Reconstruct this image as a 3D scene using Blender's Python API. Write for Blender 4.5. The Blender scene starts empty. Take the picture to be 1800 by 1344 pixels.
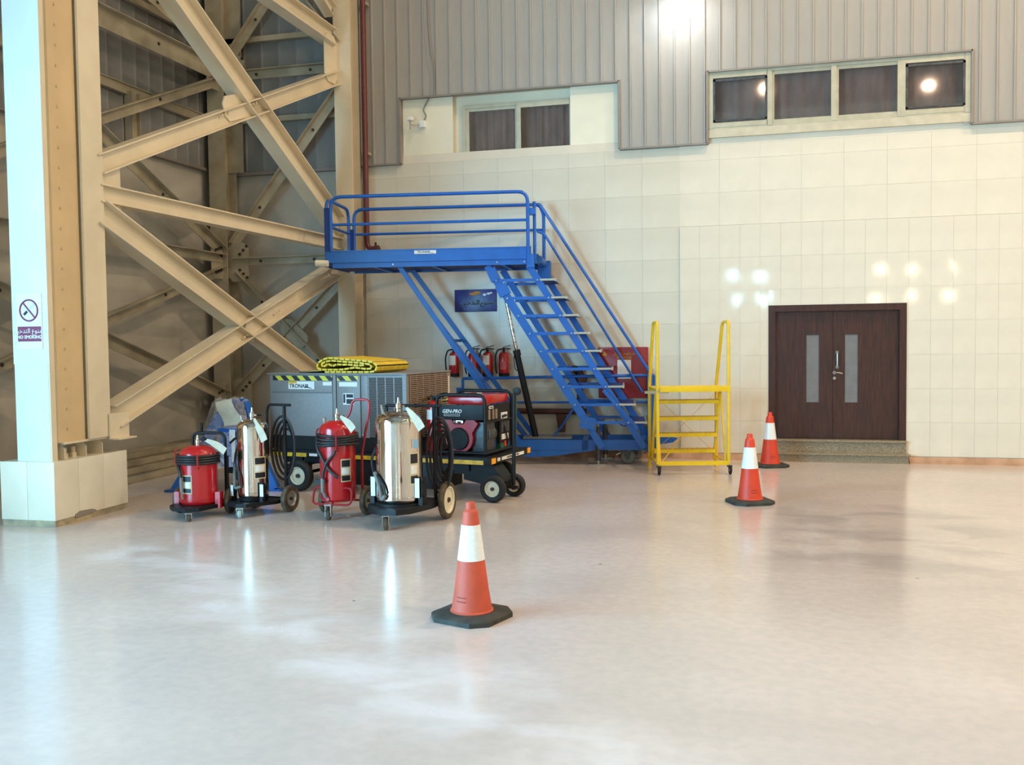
import bpy, bmesh, math, random
from mathutils import Vector, Matrix, Euler
random.seed(7)
S = bpy.context.scene
COL = S.collection
PI = math.pi
V = Vector

# ------------------------------------------------------------------ camera
def set_camera():
    yaw, pitch, roll, f = 0.2577644619, 0.0442065917, -0.0118820441, 1687.3433
    cy, sy, cp, sp = math.cos(yaw), math.sin(yaw), math.cos(pitch), math.sin(pitch)
    fw = V((-sy*cp, cy*cp, -sp)); r = V((cy, sy, 0)); u = r.cross(fw)
    c, s = math.cos(roll), math.sin(roll)
    r2 = c*r + s*u; u2 = -s*r + c*u
    cd = bpy.data.cameras.new('camera'); cd.sensor_width = 36; cd.sensor_fit = 'HORIZONTAL'
    cd.lens = f*36/1800; cd.clip_end = 200
    co = bpy.data.objects.new('camera', cd); COL.objects.link(co)
    m = Matrix((r2, u2, -fw)).transposed().to_4x4(); m.translation = V((0, 0, 1.7))
    co.matrix_world = m
    S.camera = co
set_camera()

# ------------------------------------------------------------------ view, world, lights
S.view_settings.view_transform = 'Standard'; S.view_settings.look = 'None'
S.view_settings.gamma = 1; S.view_settings.use_curve_mapping = False
S.view_settings.exposure = -0.17
W = bpy.data.worlds.new('world'); S.world = W; W.use_nodes = True
W.node_tree.nodes['Background'].inputs[0].default_value = (0.45, 0.75, 1.0, 1)
W.node_tree.nodes['Background'].inputs[1].default_value = 2.0

def area(name, loc, rot, sx, sy, power, color, shape='RECTANGLE', spread=PI):
    l = bpy.data.lights.new(name, 'AREA'); l.shape = shape; l.size = sx; l.size_y = sy
    l.energy = power; l.color = color; l.spread = spread
    o = bpy.data.objects.new(name, l); COL.objects.link(o); o.location = loc; o.rotation_euler = rot
    return o
WARM = (1.0, 0.76, 0.52); COOL = (0.28, 0.69, 1.0)
DAYLIGHT = area('hangar_door_daylight', (-8.60, -1.6, 2.55), (0, -PI/2, 0), 4.9, 11.2, 4100, COOL)
LAMP_SPOTS = [(1.5, 9.6, 400), (7.0, 9.6, 460), (12.0, 8.6, 300), (-3.4, 10.4, 90), (5.0, 4.0, 330), (11.0, 3.5, 300),
              (0.0, -9.0, 150), (5.7, -10.3, 200), (11.5, -9.5, 220), (2.0, -2.5, 90), (8.0, -3.0, 260)]
LAMP_Z = 10.6
FLOOD = (-1.14, 13.25, 6.42)

# ------------------------------------------------------------------ materials
def lin(c):
    return tuple(((x/255)/12.92 if x/255 <= 0.04045 else ((x/255+0.055)/1.055)**2.4) for x in c)
MATS = {}
def mat(name, rgb, rough=0.5, metal=0.0, var=0.06, scale=8.0, bump=0.0, rgb2=None, coat=0.0, emit=0.0, rvar=0.05, stretch=(1, 1, 1), lo=0.35, hi=0.65, spec=0.5):
    if name in MATS: return MATS[name]
    m = bpy.data.materials.new(name); m.use_nodes = True; nt = m.node_tree; N = nt.nodes; L = nt.links
    b = N['Principled BSDF']
    tc = N.new('ShaderNodeTexCoord'); mp = N.new('ShaderNodeMapping'); mp.inputs['Scale'].default_value = stretch
    L.new(tc.outputs['Object'], mp.inputs[0])
    nz = N.new('ShaderNodeTexNoise'); nz.inputs['Scale'].default_value = scale; nz.inputs['Detail'].default_value = 4
    L.new(mp.outputs[0], nz.inputs['Vector'])
    cr = N.new('ShaderNodeValToRGB'); c1 = lin(rgb)
    c2 = lin(rgb2) if rgb2 else tuple(max(0, x*(1-var*2.2)) for x in c1)
    cr.color_ramp.elements[0].position = lo; cr.color_ramp.elements[1].position = hi
    cr.color_ramp.elements[0].color = (*c2, 1); cr.color_ramp.elements[1].color = (*c1, 1)
    L.new(nz.outputs['Fac'], cr.inputs[0]); L.new(cr.outputs[0], b.inputs['Base Color'])
    mr = N.new('ShaderNodeMapRange'); mr.inputs['To Min'].default_value = max(0.02, rough-rvar); mr.inputs['To Max'].default_value = min(1, rough+rvar)
    L.new(nz.outputs['Fac'], mr.inputs[0]); L.new(mr.outputs[0], b.inputs['Roughness'])
    b.inputs['Metallic'].default_value = metal; b.inputs['Coat Weight'].default_value = coat
    b.inputs['Specular IOR Level'].default_value = spec
    if bump:
        bp = N.new('ShaderNodeBump'); bp.inputs['Strength'].default_value = bump; bp.inputs['Distance'].default_value = 0.01
        L.new(nz.outputs['Fac'], bp.inputs['Height']); L.new(bp.outputs[0], b.inputs['Normal'])
    if emit:
        L.new(cr.outputs[0], b.inputs['Emission Color']); b.inputs['Emission Strength'].default_value = emit
    MATS[name] = m; return m

def floor_material():
    m = bpy.data.materials.new('epoxy_floor'); m.use_nodes = True; nt = m.node_tree; N = nt.nodes; L = nt.links
    b = N['Principled BSDF']; tc = N.new('ShaderNodeTexCoord')
    def noise(scale, detail=5, st=(1, 1, 1), rot=0, dist=0.0):
        mp = N.new('ShaderNodeMapping'); mp.inputs['Scale'].default_value = st; mp.inputs['Rotation'].default_value = (0, 0, rot)
        L.new(tc.outputs['Object'], mp.inputs[0]); n = N.new('ShaderNodeTexNoise')
        n.inputs['Scale'].default_value = scale; n.inputs['Detail'].default_value = detail; n.inputs['Distortion'].default_value = dist
        L.new(mp.outputs[0], n.inputs['Vector']); return n.outputs['Fac']
    def ramp(s, a, c, v0=0.0, v1=1.0):
        r = N.new('ShaderNodeMapRange'); r.inputs[1].default_value = a; r.inputs[2].default_value = c
        r.inputs[3].default_value = v0; r.inputs[4].default_value = v1; r.clamp = True; r.interpolation_type = 'SMOOTHSTEP'
        L.new(s, r.inputs[0]); return r.outputs[0]
    def math_(op, a, c):
        n = N.new('ShaderNodeMath'); n.operation = op
        for i, x in enumerate((a, c)):
            if isinstance(x, (int, float)): n.inputs[i].default_value = x
            else: L.new(x, n.inputs[i])
        return n.outputs[0]
    def mixc(f, a, c):
        n = N.new('ShaderNodeMix'); n.data_type = 'RGBA'; L.new(f, n.inputs[0])
        for i, x in ((6, a), (7, c)):
            if isinstance(x, tuple): n.inputs[i].default_value = (*x, 1)
            else: L.new(x, n.inputs[i])
        return n.outputs[2]
    base = mixc(ramp(noise(0.55, 6, dist=0.6), 0.35, 0.66), lin((198, 184, 176)), lin((212, 197, 189)))
    fine = ramp(noise(14, 6), 0.3, 0.7)
    base = mixc(math_('MULTIPLY', fine, 0.25), base, lin((170, 164, 160)))
    # worn band of white scuffs left by turning wheels
    sx = N.new('ShaderNodeSeparateXYZ'); L.new(tc.outputs['Object'], sx.inputs[0])
    d = math_('ADD', math_('MULTIPLY', math_('ADD', sx.outputs[0], 3.0), 0.55), math_('MULTIPLY', math_('ADD', sx.outputs[1], -5.35), 0.835))
    wob = math_('MULTIPLY', math_('SUBTRACT', noise(0.9, 4), 0.5), 1.4)
    d = math_('ABSOLUTE', math_('ADD', d, wob), 0)
    band = math_('SUBTRACT', 1.0, ramp(d, 0.10, 0.55))
    ends = math_('MULTIPLY', ramp(sx.outputs[0], -5.9, -4.9), math_('SUBTRACT', 1.0, ramp(sx.outputs[0], 1.0, 3.0)))
    scuff = math_('MULTIPLY', math_('MULTIPLY', band, ends), ramp(noise(1.3, 9, (1, 1.9, 1), -0.6, 0.35), 0.36, 0.66))
    base = mixc(math_('MULTIPLY', scuff, 0.62), base, lin((228, 224, 226)))
    # dark reflection of the door, painted into the floor colour
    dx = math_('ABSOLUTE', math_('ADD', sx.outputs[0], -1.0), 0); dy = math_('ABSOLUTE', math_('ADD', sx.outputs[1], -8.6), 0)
    door_refl = math_('MULTIPLY', math_('MULTIPLY', math_('SUBTRACT', 1.0, ramp(dx, 0.5, 1.5)), math_('SUBTRACT', 1.0, ramp(dy, 0.8, 2.2))), ramp(noise(1.3, 8, (1, 1.6, 1), 0.5, 0.4), 0.42, 0.66))
    base = mixc(math_('MULTIPLY', door_refl, 0.45), base, lin((142, 136, 134)))
    sp = N.new('ShaderNodeTexVoronoi'); sp.inputs['Scale'].default_value = 1.3; L.new(tc.outputs['Object'], sp.inputs['Vector'])
    spot = math_('LESS_THAN', sp.outputs['Distance'], 0.017)
    base = mixc(math_('MULTIPLY', spot, 0.75), base, lin((70, 66, 62)))
    L.new(base, b.inputs['Base Color'])
    ro = math_('ADD', math_('MULTIPLY', noise(1.2, 6, dist=0.8), 0.16), 0.10)
    ro = math_('ADD', ro, math_('MULTIPLY', scuff, 0.10)); L.new(ro, b.inputs['Roughness'])
    bp = N.new('ShaderNodeBump'); bp.inputs['Strength'].default_value = 0.05; bp.inputs['Distance'].default_value = 0.01
    L.new(noise(2.2, 3), bp.inputs['Height']); L.new(bp.outputs[0], b.inputs['Normal'])
    b.inputs['Specular IOR Level'].default_value = 0.5
    return m

def granite():
    m = mat('speckled_granite', (168, 150, 122), 0.35, rgb2=(110, 96, 76), scale=120, lo=0.42, hi=0.58); return m
def glass_material():
    m = bpy.data.materials.new('dark_window_glass'); m.use_nodes = True; nt = m.node_tree; N = nt.nodes; L = nt.links
    for n in list(N):
        if n.type == 'BSDF_PRINCIPLED': N.remove(n)
    out = N['Material Output']; tr = N.new('ShaderNodeBsdfTransparent'); tr.inputs[0].default_value = (0.98, 0.90, 0.88, 1)
    gl = N.new('ShaderNodeBsdfGlossy'); gl.inputs['Roughness'].default_value = 0.04
    nz = N.new('ShaderNodeTexNoise'); nz.inputs['Scale'].default_value = 2; bp = N.new('ShaderNodeBump'); bp.inputs['Strength'].default_value = 0.02
    L.new(nz.outputs['Fac'], bp.inputs['Height']); L.new(bp.outputs[0], gl.inputs['Normal'])
    fr = N.new('ShaderNodeFresnel'); fr.inputs[0].default_value = 1.6; mx = N.new('ShaderNodeMixShader')
    ad = N.new('ShaderNodeMath'); ad.operation = 'ADD'; ad.inputs[1].default_value = 0.05; L.new(fr.outputs[0], ad.inputs[0])
    L.new(ad.outputs[0], mx.inputs[0]); L.new(tr.outputs[0], mx.inputs[1]); L.new(gl.outputs[0], mx.inputs[2]); L.new(mx.outputs[0], out.inputs[0])
    return m
def film_material():
    m = bpy.data.materials.new('plastic_film'); m.use_nodes = True; nt = m.node_tree; N = nt.nodes; L = nt.links
    b = N['Principled BSDF']; b.inputs['Base Color'].default_value = (0.75, 0.76, 0.76, 1); b.inputs['Roughness'].default_value = 0.22
    nz = N.new('ShaderNodeTexNoise'); nz.inputs['Scale'].default_value = 9; nz.inputs['Detail'].default_value = 5; nz.inputs['Distortion'].default_value = 1.5
    r = N.new('ShaderNodeMapRange'); r.inputs[1].default_value = 0.35; r.inputs[2].default_value = 0.75; r.inputs[3].default_value = 0.10; r.inputs[4].default_value = 0.52
    L.new(nz.outputs['Fac'], r.inputs[0]); L.new(r.outputs[0], b.inputs['Alpha'])
    bp = N.new('ShaderNodeBump'); bp.inputs['Strength'].default_value = 0.35; bp.inputs['Distance'].default_value = 0.02
    L.new(nz.outputs['Fac'], bp.inputs['Height']); L.new(bp.outputs[0], b.inputs['Normal'])
    return m
def sign_material():
    m = bpy.data.materials.new('blue_sign_print'); m.use_nodes = True; nt = m.node_tree; N = nt.nodes; L = nt.links
    b = N['Principled BSDF']; tc = N.new('ShaderNodeTexCoord'); nz = N.new('ShaderNodeTexNoise'); nz.inputs['Scale'].default_value = 5.0; nz.inputs['Detail'].default_value = 5
    L.new(tc.outputs['Object'], nz.inputs['Vector']); sx = N.new('ShaderNodeSeparateXYZ'); L.new(tc.outputs['Object'], sx.inputs[0])
    a = N.new('ShaderNodeMath'); a.operation = 'MULTIPLY_ADD'; L.new(sx.outputs[2], a.inputs[0]); a.inputs[1].default_value = 2.6; a.inputs[2].default_value = -0.28
    ad = N.new('ShaderNodeMath'); ad.operation = 'ADD'; L.new(a.outputs[0], ad.inputs[0]); L.new(nz.outputs['Fac'], ad.inputs[1])
    cr = N.new('ShaderNodeValToRGB'); e = cr.color_ramp.elements
    e[0].position = 0.3; e[0].color = (*lin((40, 46, 132)), 1); e[1].position = 1.0; e[1].color = (*lin((168, 112, 184)), 1)
    k = e.new(0.72); k.color = (*lin((86, 74, 156)), 1)
    L.new(ad.outputs[0], cr.inputs[0]); L.new(cr.outputs[0], b.inputs['Base Color']); b.inputs['Roughness'].default_value = 0.3
    return m
def hazard_material():
    m = bpy.data.materials.new('hazard_tape'); m.use_nodes = True; nt = m.node_tree; N = nt.nodes; L = nt.links
    b = N['Principled BSDF']; tc = N.new('ShaderNodeTexCoord'); sx = N.new('ShaderNodeSeparateXYZ'); L.new(tc.outputs['Object'], sx.inputs[0])
    a = N.new('ShaderNodeMath'); a.operation = 'ADD'; L.new(sx.outputs[0], a.inputs[0]); L.new(sx.outputs[2], a.inputs[1])
    f = N.new('ShaderNodeMath'); f.operation = 'MULTIPLY'; f.inputs[1].default_value = 1/0.155; L.new(a.outputs[0], f.inputs[0])
    g = N.new('ShaderNodeMath'); g.operation = 'FRACT'; L.new(f.outputs[0], g.inputs[0])
    h = N.new('ShaderNodeMath'); h.operation = 'GREATER_THAN'; h.inputs[1].default_value = 0.5; L.new(g.outputs[0], h.inputs[0])
    mx = N.new('ShaderNodeMix'); mx.data_type = 'RGBA'; mx.inputs[6].default_value = (*lin((24, 26, 34)), 1); mx.inputs[7].default_value = (*lin((214, 204, 60)), 1)
    L.new(h.outputs[0], mx.inputs[0]); L.new(mx.outputs[2], b.inputs['Base Color']); b.inputs['Roughness'].default_value = 0.4
    return m

tile = mat('glazed_cream_tile', (226, 214, 194), 0.05, var=0.03, scale=2.5, coat=0.0, rvar=0.025)
tile_old = mat('aged_cream_tile', (219, 208, 187), 0.30, var=0.05, scale=1.1, rvar=0.08)
grout = mat('grout', (218, 207, 184), 0.8, scale=20)
plaster = mat('white_plaster', (232, 224, 200), 0.7, var=0.04, scale=2)
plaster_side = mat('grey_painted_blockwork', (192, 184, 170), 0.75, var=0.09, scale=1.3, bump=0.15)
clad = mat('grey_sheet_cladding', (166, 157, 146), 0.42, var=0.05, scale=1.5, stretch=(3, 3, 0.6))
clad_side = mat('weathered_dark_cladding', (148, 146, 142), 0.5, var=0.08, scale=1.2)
trim_m = mat('cladding_edge_trim', (142, 132, 122), 0.5, scale=6)
cream_steel = mat('cream_painted_steel', (226, 210, 180), 0.42, var=0.05, scale=2.2, rvar=0.08)
daylit_white = mat('daylit_column_white', (222, 226, 226), 0.4, var=0.04, scale=2)  # daylight on the column front put into a whiter, cooler base colour
tan_steel = mat('aged_tan_steel', (214, 184, 138), 0.45, var=0.05, scale=2.5)
dirty_steel = mat('dusty_cream_steel', (188, 176, 150), 0.55, rgb2=(156, 142, 116), scale=3, lo=0.3, hi=0.7)
dark_bolt = mat('dark_bolt', (58, 48, 38), 0.6, scale=30)
ped_tile = mat('pedestal_tile', (232, 224, 202), 0.3, var=0.04, scale=3)
blue = mat('blue_enamel', (26, 98, 188), 0.36, var=0.08, scale=4)
blue_dark = mat('blue_underside_mesh', (20, 48, 120), 0.6, scale=30)
alu = mat('aluminium', (190, 184, 172), 0.35, 0.8, scale=30)
alu_frame = mat('aluminium_window_frame', (190, 182, 158), 0.4, 0.2, scale=8)
chrome = mat('mirror_polished_steel', (208, 200, 190), 0.045, 1.0, var=0.01, scale=3, rvar=0.02)
steel = mat('zinc_plated_steel', (176, 174, 168), 0.35, 0.9, scale=20)
brass = mat('brass', (190, 160, 80), 0.35, 0.9, scale=20)
red = mat('red_enamel', (186, 22, 28), 0.25, var=0.06, scale=5, coat=0.3)
red_cart = mat('crimson_enamel_tube', (160, 24, 36), 0.35, scale=6)
cab_red = mat('maroon_cabinet_paint', (146, 34, 38), 0.4, var=0.07, scale=4)
black = mat('black_painted_steel', (22, 22, 25), 0.5, var=0.15, scale=10, spec=0.3)
rubber = mat('black_rubber', (24, 23, 22), 0.65, var=0.15, scale=20)
rubber_b = mat('dusty_brown_rubber', (92, 78, 58), 0.75, rgb2=(58, 48, 38), scale=14)
rim_w = mat('cream_wheel_rim', (222, 212, 184), 0.4, var=0.06, scale=20)
yellow = mat('yellow_enamel', (240, 196, 28), 0.38, var=0.05, scale=6)
yellow_tape = mat('yellow_tape', (236, 190, 24), 0.4, rgb2=(196, 150, 20), scale=14)
yel_mat = mat('yellow_vinyl_mat', (240, 204, 40), 0.45, var=0.1, scale=10)
seam = mat('dark_seam', (40, 30, 14), 0.7, scale=20)
gpu_grey = mat('grey_power_unit_paint', (136, 134, 134), 0.45, var=0.05, scale=40)
gpu_side = mat('warm_lit_tan', (150, 128, 110), 0.5, var=0.1, scale=20)  # grey cabinet end with the warm light on it put into the colour
gap = mat('black_gap', (18, 18, 20), 0.8, scale=10)
white = mat('white_sticker', (232, 232, 228), 0.5, var=0.03, scale=20)
paper = mat('paper', (206, 198, 176), 0.7, var=0.06, scale=14, bump=0.2)
ink = mat('black_ink', (20, 22, 34), 0.5, scale=20)
maroon_ink = mat('maroon_ink', (128, 44, 84), 0.5, scale=20)
gold_ink = mat('gold_ink', (214, 150, 44), 0.5, scale=20)
wood = mat('dark_mahogany', (70, 32, 24), 0.38, rgb2=(46, 20, 16), scale=7, stretch=(6, 6, 0.5))
frosted = mat('frosted_glass', (120, 118, 118), 0.3, var=0.05, scale=10)
pipe_red = mat('oxide_red_pipe', (104, 44, 44), 0.45, var=0.1, scale=8)
pipe_brown = mat('rusty_brown_pipe', (86, 48, 38), 0.6, var=0.15, scale=8)
skirt = mat('pinkish_brown_skirting', (188, 148, 118), 0.5, rgb2=(160, 120, 92), scale=5)
cone_o = mat('cone_orange', (222, 66, 34), 0.5, var=0.06, scale=8)
cone_f = mat('faded_cone_orange', (206, 84, 58), 0.6, var=0.08, scale=8)
cone_w = mat('reflective_white_band', (238, 240, 238), 0.3, var=0.03, scale=40)
cone_b = mat('black_cone_base', (62, 60, 54), 0.75, rgb2=(44, 42, 38), scale=16)
curtain = mat('dark_curtain', (178, 164, 158), 0.8, var=0.12, scale=3, stretch=(3, 1, 1))
amber = mat('amber_reflector', (255, 150, 20), 0.2, rgb2=(255, 190, 60), scale=40)
green_m = mat('green_grip', (30, 96, 66), 0.5, scale=10)
eng_grey = mat('cast_engine_grey', (88, 90, 92), 0.45, 0.5, var=0.2, scale=20)
dull_hose = mat('hose_rubber', (34, 34, 36), 0.5, var=0.2, scale=30)
grey_cuff = mat('grey_nozzle_cuff', (120, 118, 112), 0.5, scale=20)
ceil_m = mat('ceiling_sheet', (150, 146, 140), 0.7, scale=3)
caster_g = mat('pale_caster_plastic', (160, 176, 170), 0.4, scale=10)
FLOOR = floor_material(); GLASS = glass_material(); FILM = film_material(); GRAN = granite()

# ------------------------------------------------------------------ mesh helpers
class G:
    def __init__(s): s.bm = bmesh.new()
    def box(s, x0, x1, y0, y1, z0, z1, bevel=0, mat4=None):
        r = bmesh.ops.create_cube(s.bm, size=1)
        vs = r['verts']
        for v in vs: v.co = V((x0+(v.co.x+.5)*(x1-x0), y0+(v.co.y+.5)*(y1-y0), z0+(v.co.z+.5)*(z1-z0)))
        if bevel:
            es = list({e for v in vs for e in v.link_edges})
            rr = bmesh.ops.bevel(s.bm, geom=es, offset=bevel, segments=2, affect='EDGES', profile=0.6)
            vs = list({v for f in rr['faces'] for v in f.verts} | {v for v in vs if v.is_valid})
            # all verts linked
            seen = set(vs); st = list(vs)
            while st:
                a = st.pop()
                for e in a.link_edges:
                    o = e.other_vert(a)
                    if o not in seen: seen.add(o); st.append(o)
            vs = list(seen)
        if mat4 is not None:
            for v in vs: v.co = mat4 @ v.co
        return s
    def beam(s, p, q, w, h, up=(0, 0, 1), off=(0, 0)):
        # box from p to q, w across (side), h along up
        p = V(p); q = V(q); d = (q-p); L = d.length; d.normalize()
        up = V(up); side = d.cross(up)
        if side.length < 1e-4: side = d.cross(V((1, 0, 0)))
        side.normalize(); u = side.cross(d)
        m = Matrix((side, d, u)).transposed().to_4x4(); m.translation = p
        s.box(off[0]-w/2, off[0]+w/2, 0, L, off[1]-h/2, off[1]+h/2, mat4=m); return s
    def hbeam(s, p, q, depth, width, t=0.012, up=(0, 0, 1)):
        s.beam(p, q, t, depth-2*t, up)
        s.beam(p, q, width, t, up, (0, depth/2-t/2)); s.beam(p, q, width, t, up, (0, -depth/2+t/2)); return s
    def ring(s, pts, closed_caps=True):
        rows = [[s.bm.verts.new(p) for p in r] for r in pts]
        n = len(rows[0])
        for a, b in zip(rows, rows[1:]):
            for i in range(n):
                s.bm.faces.new((a[i], a[(i+1) % n], b[(i+1) % n], b[i]))
        if closed_caps:
            s.bm.faces.new(list(reversed(rows[0]))); s.bm.faces.new(rows[-1])
        return s
    def tube(s, pts, r, seg=8, bend=0.0, closed=False, nb=4):
        P = [V(p) for p in pts]
        if bend and len(P) > 2:
            Q = [P[0]]
            for a, b, c in zip(P, P[1:], P[2:]):
                d1 = (a-b); d2 = (c-b); k = min(bend, d1.length*.49, d2.length*.49)
                s1 = b+d1.normalized()*k; s2 = b+d2.normalized()*k
                for i in range(nb+1):
                    t = i/nb; Q.append((1-t)**2*s1+2*t*(1-t)*b+t*t*s2)
            Q.append(P[-1]); P = Q
        rows = []; prev = None
        n = len(P)
        for i, p in enumerate(P):
            if closed: d = (P[(i+1) % n]-P[i-1])
            else: d = (P[min(i+1, n-1)]-P[max(i-1, 0)])
            d.normalize()
            if prev is None:
                u = d.cross(V((0, 0, 1)))
                if u.length < 0.1: u = d.cross(V((0, 1, 0)))
            else: u = prev-d*prev.dot(d)
            u.normalize(); prev = u; w = d.cross(u)
            rr = r[i] if isinstance(r, (list, tuple)) else r
            rows.append([p+rr*(math.cos(2*PI*k/seg)*u+math.sin(2*PI*k/seg)*w) for k in range(seg)])
        if closed: rows.append(rows[0]); s.ring(rows, False)
        else: s.ring(rows)
        return s
    def cyl(s, p, q, r, seg=16, r2=None):
        return s.tube([p, q], [r, r if r2 is None else r2], seg)
    def lathe(s, prof, c=(0, 0, 0), seg=32, axis='z', closed=False):
        # prof: list of (r, h) ; axis z / x / y
        rows = []
        for r, h in prof:
            row = []
            for k in range(seg):
                a = 2*PI*k/seg; x, y = max(r, 1e-4)*math.cos(a), max(r, 1e-4)*math.sin(a)
                if axis == 'z': p = V((x, y, h))
                elif axis == 'x': p = V((h, x, y))
                else: p = V((y, h, x))
                row.append(p+V(c))
            rows.append(row)
        if closed: rows.append(rows[0]); return s.ring(rows, False)
        return s.ring(rows)
    def prism(s, poly, a, b, axis='z'):
        def P(x, y, t):
            return V((x, y, t)) if axis == 'z' else (V((x, t, y)) if axis == 'y' else V((t, x, y)))
        return s.ring([[P(x, y, a) for x, y in poly], [P(x, y, b) for x, y in poly]])
    def patch(s, c, r, a0, a1, z0, z1, t=0.002, n=8):
        rows = []
        for i in range(n+1):
            a = a0+(a1-a0)*i/n; ca, sa = math.cos(a), math.sin(a)
            rows.append([V((c[0]+R*ca, c[1]+R*sa, z)) for R, z in ((r, z0), (r+t, z0), (r+t, z1), (r, z1))])
        return s.ring(rows)
    def sph(s, c, r, seg=12, sc=(1, 1, 1)):
        res = bmesh.ops.create_uvsphere(s.bm, u_segments=seg, v_segments=max(6, seg//2), radius=r)
        for v in res['verts']: v.co = V((v.co.x*sc[0], v.co.y*sc[1], v.co.z*sc[2]))+V(c)
        return s
    def mesh(s, name, ang=35):
        bmesh.ops.recalc_face_normals(s.bm, faces=s.bm.faces)
        me = bpy.data.meshes.new(name); s.bm.to_mesh(me); s.bm.free()
        for p in me.polygons: p.use_smooth = True
        me.set_sharp_from_angle(angle=math.radians(ang))
        return me

def obj(name, g, m, parent=None, loc=None, rot=None, label=None, kind=None):
    me = g.mesh(name) if isinstance(g, G) else g
    if not me.materials: me.materials.append(m)
    o = bpy.data.objects.new(name, me); COL.objects.link(o)
    if parent: o.parent = parent
    if loc is not None: o.location = loc
    if rot is not None: o.rotation_euler = rot
    if label: o['label'] = label
    if kind: o['kind'] = kind
    return o
def tag(o, label, cat, group=None):
    o['label'] = label; o['category'] = cat
    if group: o['group'] = group
    return o
def each(name, m, parent, *boxes):
    for b in boxes: obj(name, G().box(*b), m, parent)
def thing(name, label, cat, loc=(0, 0, 0), rz=0, group=None):
    o = bpy.data.objects.new(name, None); COL.objects.link(o); o.location = loc; o.rotation_euler = (0, 0, rz)
    o.empty_display_size = 0.1
    return tag(o, label, cat, group)
def struct(name, g, m, parent=None, loc=None):
    o = obj(name, g, m, parent, loc); o['kind'] = 'structure'; return o
def copy_tree(o, parent=None):
    c = o.copy(); COL.objects.link(c); c.parent = parent
    for ch in list(o.children): copy_tree(ch, c)
    return c
def text(name, body, size, m, parent, loc, rot=(PI/2, 0, 0), ext=0.001, align='CENTER', shear=0, sx=1.0, bold=0.0):
    c = bpy.data.curves.new('lettering', 'FONT'); c.body = body; c.size = size; c.align_x = align; c.align_y = 'CENTER'
    c.extrude = ext; c.shear = shear; c.resolution_u = 2; c.offset = bold
    o = bpy.data.objects.new('lettering', c); COL.objects.link(o)
    me = bpy.data.meshes.new_from_object(o.evaluated_get(bpy.context.evaluated_depsgraph_get()))
    bpy.data.objects.remove(o); bpy.data.curves.remove(c)
    me.materials.clear(); me.materials.append(m)
    t = bpy.data.objects.new(name, me); COL.objects.link(t); t.parent = parent; t.location = loc; t.rotation_euler = rot; t.scale = (sx, 1, 1)
    return t
AR_NO = "\ufee6\ufef4\ufea7\ufeaa\ufe98\ufedf\ufe8d \ufec9\ufeee\ufee8\ufee4\ufee3"
AR_NO_A = "\ufee6\ufef4\ufea7\ufeaa\ufe98\ufedf\ufe8d"; AR_NO_B = "\ufec9\ufeee\ufee8\ufee4\ufee3"
AR_HOSE = "\ufed6\ufef3\ufeae\ufea3 \ufee1\ufeee\ufec3\ufeae\ufea7"

# ------------------------------------------------------------------ room shell
YB = 13.7; XL = -8.42; XR = 15.0; YF = -16.0; ZC = 11.5
fl = struct('floor', G().box(XL-.2, XR+.2, YF-.2, YB+.3, -0.2, 0), FLOOR)
struct('ceiling', G().box(XL-.2, XR+.2, YF-.2, YB+.3, ZC, ZC+.2), ceil_m)

# back wall: a backing with the openings left free, then tiles, plaster patches and cladding sheets as pieces
W1 = (-4.47, -2.70, 4.48, 5.32); W2 = (-0.75, 2.57, 4.45, 5.36); DR = (0.05, 1.82, 0.30, 2.13)
g = G()
def wall_rects(x0, x1, z0, z1, holes):
    xs = sorted({x0, x1, *[h[0] for h in holes], *[h[1] for h in holes]}); out = []
    for a, b in zip(xs, xs[1:]):
        m_ = (a+b)/2; zz = [z0]
        hs = sorted([h for h in holes if h[0] < m_ < h[1]], key=lambda h: h[2])
        for h in hs: out.append((a, b, zz[-1], h[2])); zz.append(h[3])
        out.append((a, b, zz[-1], z1))
    return out
for a, b, c, d in wall_rects(XL-.2, XR+.2, 0, ZC, [W1, W2, DR]): g.box(a, b, YB+.012, YB+.3, c, d)
wb = struct('wall_back', g, grout)
# glazed tiles, 27 x 45 cm on the proud right-hand block, larger ones behind the blue stand
TH = 0.452; Z0 = 0.09; TW = 0.272
def cut(x0, x1, z0, z1, hole):
    # returns rectangles left after cutting one hole
    hx0, hx1, hz0, hz1 = hole
    if x1 <= hx0 or x0 >= hx1 or z1 <= hz0 or z0 >= hz1: return [(x0, x1, z0, z1)]
    out = []
    if x0 < hx0: out.append((x0, hx0, z0, z1))
    if x1 > hx1: out.append((hx1, x1, z0, z1))
    a, b = max(x0, hx0), min(x1, hx1)
    if z0 < hz0: out.append((a, b, z0, hz0))
    if z1 > hz1: out.append((a, b, hz1, z1))
    return out
tile_cache = {}
def put_tile(x0, x1, z0, z1, y, m):
    if x1-x0 < 0.02 or z1-z0 < 0.02: return
    w, h = round(x1-x0, 3), round(z1-z0, 3); k = (w, h, m.name)
    if k not in tile_cache:
        tile_cache[k] = G().box(-w/2+.0007, w/2-.0007, -.012, .004, -h/2+.0007, h/2-.0007).mesh('tile')
    o = obj('tile', tile_cache[k], m, wb, ((x0+x1)/2, y, (z0+z1)/2),
            (random.gauss(0, .0014)*(1 if m is tile else .4), 0, random.gauss(0, .0018)*(1 if m is tile else .4)))
pg = G()
pg.box(-1.15, XR, YB-.018, YB+.02, 0, 0.30); 
for a, b, c, d in wall_rects(-1.15, XR, 0.0, 3.25, [(DR[0], DR[1], 0.0, DR[3])]): pg.box(a, b, YB-.020, YB+.014, c, d)
obj('tile_bed', pg, grout, wb)
nx = 18
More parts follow.
